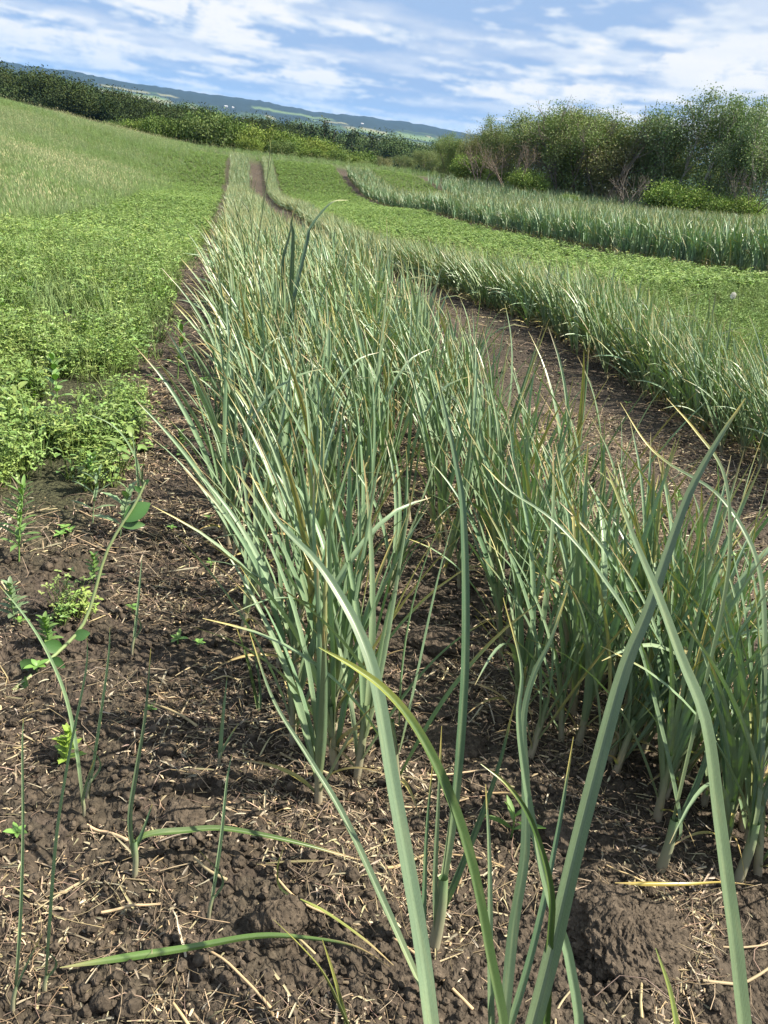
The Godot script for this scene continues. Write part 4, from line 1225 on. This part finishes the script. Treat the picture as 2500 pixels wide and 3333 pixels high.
func trees() -> void:
	rng.seed = 61
	var bark := Color(0.15, 0.125, 0.10)
	var pale := Color(0.32, 0.29, 0.26)
	var willow := Color(0.185, 0.225, 0.105)
	var aspen := Color(0.175, 0.230, 0.120)
	var lime := Color(0.19, 0.26, 0.075)
	var P := []
	for k in 4:
		P.append(tree_proto(4.4, 5 + k % 2, 3, 0.50, 165, 0.30, 0.078, [willow, willow * 0.82, Color(0.20, 0.205, 0.105), Color(0.17, 0.22, 0.09)][k], bark, 0.8, M.tree_leaf))
	for k in 3:
		P.append(tree_proto(4.7, 4, 3, 0.24, 150, 0.26, 0.078, aspen, pale, 1.2, M.tree_leaf))
	var bush := []
	for k in 3:
		bush.append(tree_proto(2.0, 8, 2, 0.85, 190, 0.26, 0.085, lime, bark, 0.5, M.tree_leaf))
	var dead := []
	for k in 3:
		dead.append(tree_proto(3.0, 5, 3, 0.55, 0, 0.1, 0.05, willow, Color(0.12, 0.105, 0.09), 0.5, M.tree_leaf, true))
	var half := []
	for k in 2:
		half.append(tree_proto(3.4, 5, 3, 0.5, 7, 0.22, 0.07, Color(0.13, 0.11, 0.065), Color(0.17, 0.135, 0.11), 0.6, M.tree_leaf))
	var G := "trees of the hedge beyond the garlic"
	# [azimuth, distance, height scale, kind, label]; kinds: 0-3 willow, 4-6 poplar
	var hedge := [
		[31.5, 43, 1.00, 4, "poplar at the outer end of the hedge"], [30.0, 44, 1.02, 5, "slim tall poplar next to the one ending the hedge"], [28.6, 44.5, 1.05, 6, "tallest thin-topped poplar of the hedge"],
		[27.4, 46, 0.95, 0, "dull green willow filling in behind the bright bush"], [26.1, 45, 1.06, 4, "tall poplar with two upright tops above the bright bush"], [24.9, 46, 0.97, 5, "poplar with a loose crown behind the bare twigs"],
		[23.6, 47, 0.90, 1, "dark willow in the dip between the poplars"], [22.4, 45.5, 1.03, 2, "broad willow with dead twigs standing out of its top"], [21.0, 45.5, 1.00, 3, "dense rounded willow, the broadest of the hedge"],
		[19.6, 46.5, 1.02, 0, "dense tall willow beside the broadest one"], [18.3, 47.5, 0.92, 6, "thin poplar with a grey trunk in mid hedge"], [17.1, 49, 0.84, 1, "reddish-twigged willow where the hedge grows lower"],
		[15.9, 51, 0.82, 5, "small poplar with dark tufts at its top"], [14.6, 53, 0.86, 2, "yellow-green rounded willow standing forward"], [13.2, 57, 0.70, 3, "low willow where the hedge runs back"],
		[11.9, 62, 0.62, 0, "small dark willow far along the hedge"], [10.6, 67, 0.56, 1, "smaller dark willow farther along the hedge"], [9.3, 72, 0.50, 2, "low round willow near the hedge's far end"], [8.0, 76, 0.46, 3, "last dark willow at the hedge's far end"], [6.8, 80, 0.42, 0, "little willow beyond the hedge's far end"],
		[29.6, 51, 1.0, 2, "willow in the second line behind the outer poplars"], [25.6, 52, 1.0, 3, "willow in the second line behind the bright bush"], [20.4, 53, 0.98, 1, "willow in the second line behind the broadest one"], [16.4, 56, 0.80, 0, "willow in the second line where the hedge grows lower"], [12.6, 66, 0.66, 2, "willow in the second line far along the hedge"],
	]
	for n in hedge.size():
		var t: Array = hedge[n]
		plant(P[t[3]], "willow_tree" if t[3] < 4 else "poplar_tree", polar(t[0], t[1]), t[2] * ([0.98, 0.82, 1.0, 0.66, 0.98, 0.74, 0.68, 0.98, 0.88, 0.94, 0.70][n % 11] if t[0] > 17.5 else lerpf(0.60, 0.80, clampf((t[0] - 9.0) / 8.0, 0.0, 1.0)) * [1.0, 0.9, 1.08][n % 3]), rng.randf() * TAU, t[4], "tree", G)
	var low := [[27.0, 41.5, 1.05, "bright green bush at the foot of the poplars"], [30.3, 41, 0.8, "yellow-green bush beside the outer trunks"], [28.9, 41, 0.5, "small bright bush between two larger ones"], [18.0, 44, 0.75, "small bright bush in the shade of the hedge"], [14.4, 50, 0.9, "lime-green bush where the hedge turns back"], [16.2, 47, 0.55, "low bush by the bare thicket"], [20.8, 42.5, 0.35, "little yellow bush at the edge of the garlic"]]
	for t in low:
		plant(bush[rng.randi() % 3], "bush", polar(t[0], t[1]), t[2], rng.randf() * TAU, t[3], "bush", "bushes along the hedge's foot")
	var bare := [[17.0, 43.5, 0.8, "grey-brown leafless thicket leaning out of the hedge"], [18.1, 44.5, 0.7, "bare brown twigs next to the leaning thicket"], [24.2, 41.5, 0.75, "bare grey bush before the dark willow"], [22.6, 45.0, 1.5, "dead branches rising above the willow tops"], [20.3, 45.0, 1.42, "thin dead twigs above the dense willow"], [30.8, 41.0, 1.0, "bare grey branches near the outer poplar"], [15.2, 46.5, 0.7, "low bare thicket beside the lime-green bush"], [23.3, 42.5, 0.35, "heap of bleached dead branches at the hedge's foot"]]
	for n in bare.size():
		var t: Array = bare[n]
		plant(dead[n % 3] if n % 3 or t[2] > 1.2 else half[n % 2], "bare_bush", polar(t[0], t[1]), t[2], rng.randf() * TAU, t[3], "bare bush", "leafless bushes in the hedge")
	# rounded shrubs behind the crest
	var round := []
	for k in 4:
		round.append(tree_proto(3.0, 8, 2, 0.65, 220, 0.36, 0.14, [Color(0.135, 0.19, 0.05), Color(0.10, 0.15, 0.045), Color(0.165, 0.215, 0.055), Color(0.12, 0.165, 0.06)][k], bark, 0.6, M.tree_leaf))
	var shrubs := [[-13.2, 66, 0.62], [-11.6, 68, 0.55], [-9.9, 70, 0.5], [-7.2, 76, 0.75], [-5.6, 78, 0.85], [-4.3, 74, 0.95], [-3.0, 80, 0.9], [-1.7, 74, 1.12], [-0.6, 78, 1.05], [0.5, 76, 1.0], [1.6, 74, 1.0], [2.6, 78, 0.95], [3.4, 72, 0.80], [4.3, 76, 1.0], [5.1, 74, 0.85], [5.9, 80, 0.95], [6.8, 82, 0.9], [7.6, 86, 0.9], [1.0, 66, 0.55], [2.9, 66, 0.5], [4.8, 67, 0.5], [6.2, 68, 0.55]]
	var looks := ["shrub at the outer end of the line behind the grassy hill", "low shrub second from the outer end behind the hill", "small shrub where the hill's edge dips before the dark wood", "olive shrub alone below the middle of the dark wood",
		"green shrub halfway down the slope of the hill's edge", "lime shrub behind the hill where its edge meets the clover", "broad shrub behind the hill, last before the garlic rows", "tall rounded shrub just outside the end of the first garlic row",
		"lime-green shrub directly behind the end of the first garlic row", "dark green shrub behind the end of the bare strip between rows", "rounded shrub directly behind the end of the back garlic row", "olive shrub behind the near corner of the far clover strip",
		"low rounded shrub in front of the pointed far trees", "tall lime shrub behind the middle of the far clover strip", "green shrub before the tallest narrow far tree", "olive shrub behind the far clover strip's outer half",
		"broad shrub where the clover strip meets the tall garlic bed", "last rounded shrub before the little willow of the hedge", "low shrub on the crest beside the end of the bare strip", "low shrub on the crest at the clover strip's near corner", "low shrub on the crest at the middle of the clover strip", "low shrub on the crest at the start of the tall garlic bed"]
	for n in shrubs.size():
		var t: Array = shrubs[n]
		var p := polar(t[0], t[1])
		plant(round[n % 4], "round_shrub", p, t[2] * [1.0, 0.84, 1.12, 0.92, 1.05][n % 5], rng.randf() * TAU, looks[n], "shrub", "shrubs behind the grassy hill" if t[0] < -2.2 else "shrubs behind the end of the garlic rows")
	# the dark wood: reads as one mass
	var dark := []
	for k in 4:
		var mb := MB.new()
		var tips := []
		for s in 3:
			limbs(mb, Vector3(rng.randf_range(-0.6, 0.6), 0, rng.randf_range(-0.6, 0.6)), Vector3(rng.randf_range(-0.2, 0.2), 1, rng.randf_range(-0.2, 0.2)).normalized(), 3.6, 0.16, 2, tips, bark, 1.0)
		dark.append(crown(tips, 210, 0.75, 0.25, Color(0.046, 0.066, 0.027), 0.25, M.wood_leaf))
	var w := lists(4)
	for i in 420:
		var az := rng.randf_range(-18.0, 2.9)
		var r := 140.0 + 70.0 * rng.randf()
		var p := polar(az, r)
		var top := 0.78 + r * tan(deg_to_rad(lerpf(0.86, 0.22, smoothstep(-12.0, -4.0, az)) - 0.12 * smoothstep(-2.0, 2.9, az)))
		var s := (top - p.y) / 9.2 * rng.randf_range(0.80, 1.05)
		w[rng.randi() % 4].append([stand(p, s, rng.randf() * TAU), grey(0.16)])
	scatter("dark_woods", "wood_foliage", dark, w)
	var thin := lists(4)
	for i in 90:
		var az := rng.randf_range(3.0, 15.0)
		var r := 200.0 + 60.0 * rng.randf()
		var p := polar(az, r)
		var top := 0.78 + r * tan(deg_to_rad(lerpf(0.36, 0.20, smoothstep(5.0, 12.0, az))))
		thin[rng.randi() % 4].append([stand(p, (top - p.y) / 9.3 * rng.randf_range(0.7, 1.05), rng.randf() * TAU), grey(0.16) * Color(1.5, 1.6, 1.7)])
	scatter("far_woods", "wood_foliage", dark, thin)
	for n in 6:
		var az: float = [3.9, 4.6, 5.4, 6.0, 7.1, 8.3][n]
		var t := Node3D.new()
		var m := MB.new()
		tube(m, [Vector3.ZERO, Vector3(0, 5, 0), Vector3(0, 10, 0)], 0.22, 0.05, 3, 5, bark, bark)
		part("trunk", m.mesh(M.bark), t)
		var tips := []
		for k in 26:
			var y := 2.0 + 8.0 * k / 26.0
			var a := k * 2.4
			var rad := 2.0 * (1.0 - k / 30.0) * rng.randf_range(0.5, 1.0)
			tips.append([Vector3(cos(a) * rad, y, sin(a) * rad), Vector3(0, 1, 0)])
		part("crown", crown(tips, 36, 0.5, 0.4, Color(0.045, 0.062, 0.032), 0.2, M.wood_leaf), t)
		var p := polar(az, 195.0)
		var top := 0.78 + 195.0 * tan(deg_to_rad([0.42, 0.30, 0.50, 0.42, 0.36, 0.30][n]))
		plant(t, "far_tree", p, (top - p.y) / 10.2, n * 1.1, ["pointed", "slim", "tallest narrow", "broad", "ragged", "low"][n] + " dark tree standing up from the far wood's edge", "tree", "dark trees at the far wood's edge")
		t.free()

func far_things() -> void:
	# a bare earth bank seen past the end of the dark wood
	var p := polar(2.75, 205.0)
	var mb := MB.new()
	for j in 7:
		for i in 13:
			var x := (i - 6) / 6.0
			var y := j / 6.0
			mb.add(Vector3(x * 3.2 * (1.25 - 0.6 * y), y * 8.4 * (1.0 - 0.35 * x * x) + 0.3 * n_b.get_noise_2d(i * 7.0, j * 7.0), -y * 3.0 + x * x), Color(0.42, 0.34, 0.22))
	for j in 6:
		for i in 12:
			var a := j * 13 + i
			mb.tri(a, a + 13, a + 1)
			mb.tri(a + 1, a + 13, a + 14)
	var bank := part("earth_bank", mb.mesh(M.plain), self)
	bank.position = p
	bank.rotation.y = deg_to_rad(-2.75)
	bank.set_meta("kind", "structure")
	# the farm on the ridge
	var spots := [[-0.5, 3350.0, 9.0, "long white farm building on the far ridge"], [-0.1, 3380.0, 6.0, "small white farm shed beside the long farm building"], [7.6, 3500.0, 8.0, "pale farm building low on the far ridge"]]
	for s in spots:
		var o := base("farm_building", polar(s[0], s[1]) - Vector3(0, 1, 0), deg_to_rad(-s[0] + 12.0))
		o.scale = Vector3(0.6, 0.5, 0.6)
		tag(o, s[3], "farm building", "white buildings on the far ridge")
		var w: float = s[2]
		var box := MB.new()
		var r := MB.new()
		var c := Color(0.2, 0.2, 0.2)
		for k in 4:
			var a := [Vector2(-w, -6), Vector2(w, -6), Vector2(w, 6), Vector2(-w, 6)]
			var p0: Vector2 = a[k]
			var p1: Vector2 = a[(k + 1) % 4]
			var i0 := box.add(Vector3(p0.x, 0, p0.y), c); var i1 := box.add(Vector3(p1.x, 0, p1.y), c)
			var i2 := box.add(Vector3(p0.x, 8, p0.y), c); var i3 := box.add(Vector3(p1.x, 8, p1.y), c)
			box.tri(i0, i1, i2); box.tri(i2, i1, i3)
			if k % 2 == 1:
				var g := box.add(Vector3((p0.x + p1.x) * 0.5, 12, 0), c)
				box.tri(i2, i3, g)
		var rc := Color(0.45, 0.44, 0.44)
		for k in 2:
			var sg := -1.0 if k == 0 else 1.0
			var j0 := r.add(Vector3(-w - 0.6, 7.8, sg * 6.4), rc); var j1 := r.add(Vector3(w + 0.6, 7.8, sg * 6.4), rc)
			var j2 := r.add(Vector3(-w - 0.6, 12.2, 0), rc); var j3 := r.add(Vector3(w + 0.6, 12.2, 0), rc)
			r.tri(j0, j2, j1); r.tri(j1, j2, j3)
		part("wall", box.mesh(M.plain), o)
		part("roof", r.mesh(M.plain), o)
	# one pale clover flower head in the strip
	var q := base("clover_flower", on(3.30, -5.40))
	tag(q, "single whitish clover flower head above the far strip", "flower")
	var st := MB.new()
	tube(st, [V(0, 0, 0), V(0.005, 0.1, 0), V(0.0, 0.17, 0)], 0.0018, 0.0014, 3, 5, Color(0.12, 0.2, 0.05), Color(0.12, 0.2, 0.05))
	part("stem", st.mesh(M.stem), q)
	var hd := MB.new()
	for k in 90:
		var a := k * 2.39996
		var y := 1.0 - 2.0 * (k + 0.5) / 90.0
		var d := V(sqrt(1.0 - y * y) * cos(a), y, sqrt(1.0 - y * y) * sin(a))
		oval(hd, V(0, 0.18, 0) + d * 0.008, (d + V(0, 0.4, 0)).normalized(), d.cross(V(0.3, 0.1, 0.9)).normalized(), 0.022, 0.007, 0.0, Color(0.72, 0.70, 0.66), 3)
	part("petals", hd.mesh(M.plain), q)
	q.scale = Vector3(0.75, 0.9, 0.75)

# ------------------------------------------------------------------
func _ready() -> void:
	for s in [[n_a, 0.10, 5, 1], [n_b, 1.0, 3, 2]]:
		s[0].noise_type = FastNoiseLite.TYPE_SIMPLEX_SMOOTH
		s[0].frequency = s[1]
		s[0].fractal_octaves = s[2]
		s[0].seed = s[3]
	n_b.frequency = 1.6
	for s in [[n_lump, 30.0, 5], [n_crumb, 95.0, 6]]:
		s[0].noise_type = FastNoiseLite.TYPE_CELLULAR
		s[0].cellular_distance_function = FastNoiseLite.DISTANCE_EUCLIDEAN
		s[0].cellular_return_type = FastNoiseLite.RETURN_DISTANCE
		s[0].fractal_type = FastNoiseLite.FRACTAL_NONE
		s[0].frequency = s[1]
		s[0].seed = s[2]
	n_cloud.noise_type = FastNoiseLite.TYPE_SIMPLEX_SMOOTH
	n_cloud.frequency = 0.50
	n_cloud.fractal_octaves = 7
	n_cloud.fractal_gain = 0.62
	n_cloud.seed = 14
	n_wisp.noise_type = FastNoiseLite.TYPE_SIMPLEX_SMOOTH
	n_wisp.frequency = 0.5
	n_wisp.fractal_octaves = 5
	n_wisp.seed = 8

	var cam := Camera3D.new()
	cam.name = "camera"
	cam.fov = 61.0
	cam.near = 0.02
	cam.far = 9000.0
	add_child(cam)
	cam.position = Vector3(0, 0.78, 0)
	cam.rotation_order = EULER_ORDER_YXZ
	cam.rotation = Vector3(deg_to_rad(-23.0), deg_to_rad(-12.15), deg_to_rad(8.0))
	cam.current = true

	var env := Environment.new()
	env.background_mode = Environment.BG_SKY
	var sky := Sky.new()
	var pano := PanoramaSkyMaterial.new()
	pano.panorama = make_sky()
	pano.energy_multiplier = 0.375
	sky.sky_material = pano
	env.sky = sky
	env.sky_rotation = Vector3(0, PI * 0.5, 0)
	env.tonemap_mode = Environment.TONE_MAPPER_LINEAR
	env.tonemap_exposure = 2.75
	env.sdfgi_enabled = true
	env.ssao_enabled = true
	env.ssil_enabled = true
	env.fog_enabled = true
	env.fog_density = 0.00007
	env.fog_light_color = Color(0.52, 0.75, 1.0)
	var we := WorldEnvironment.new()
	we.name = "world_environment"
	we.environment = env
	add_child(we)

	var sun := DirectionalLight3D.new()
	sun.name = "sun"
	sun.light_energy = 1.35
	sun.light_color = Color(1.0, 0.96, 0.89)
	sun.light_angular_distance = 0.5
	sun.shadow_enabled = true
	add_child(sun)
	var saz := deg_to_rad(12.15 + 92.0)
	var sel := deg_to_rad(52.0)
	sun.look_at_from_position(Vector3(sin(saz) * cos(sel), sin(sel), -cos(saz) * cos(sel)) * 10.0, Vector3.ZERO)

	rng.seed = 1
	materials()
	make_ground()
	trees()
	far_things()
	cover()
	garlic_rows()
	hero_plants()
	clods()
	weeds()
	litter()
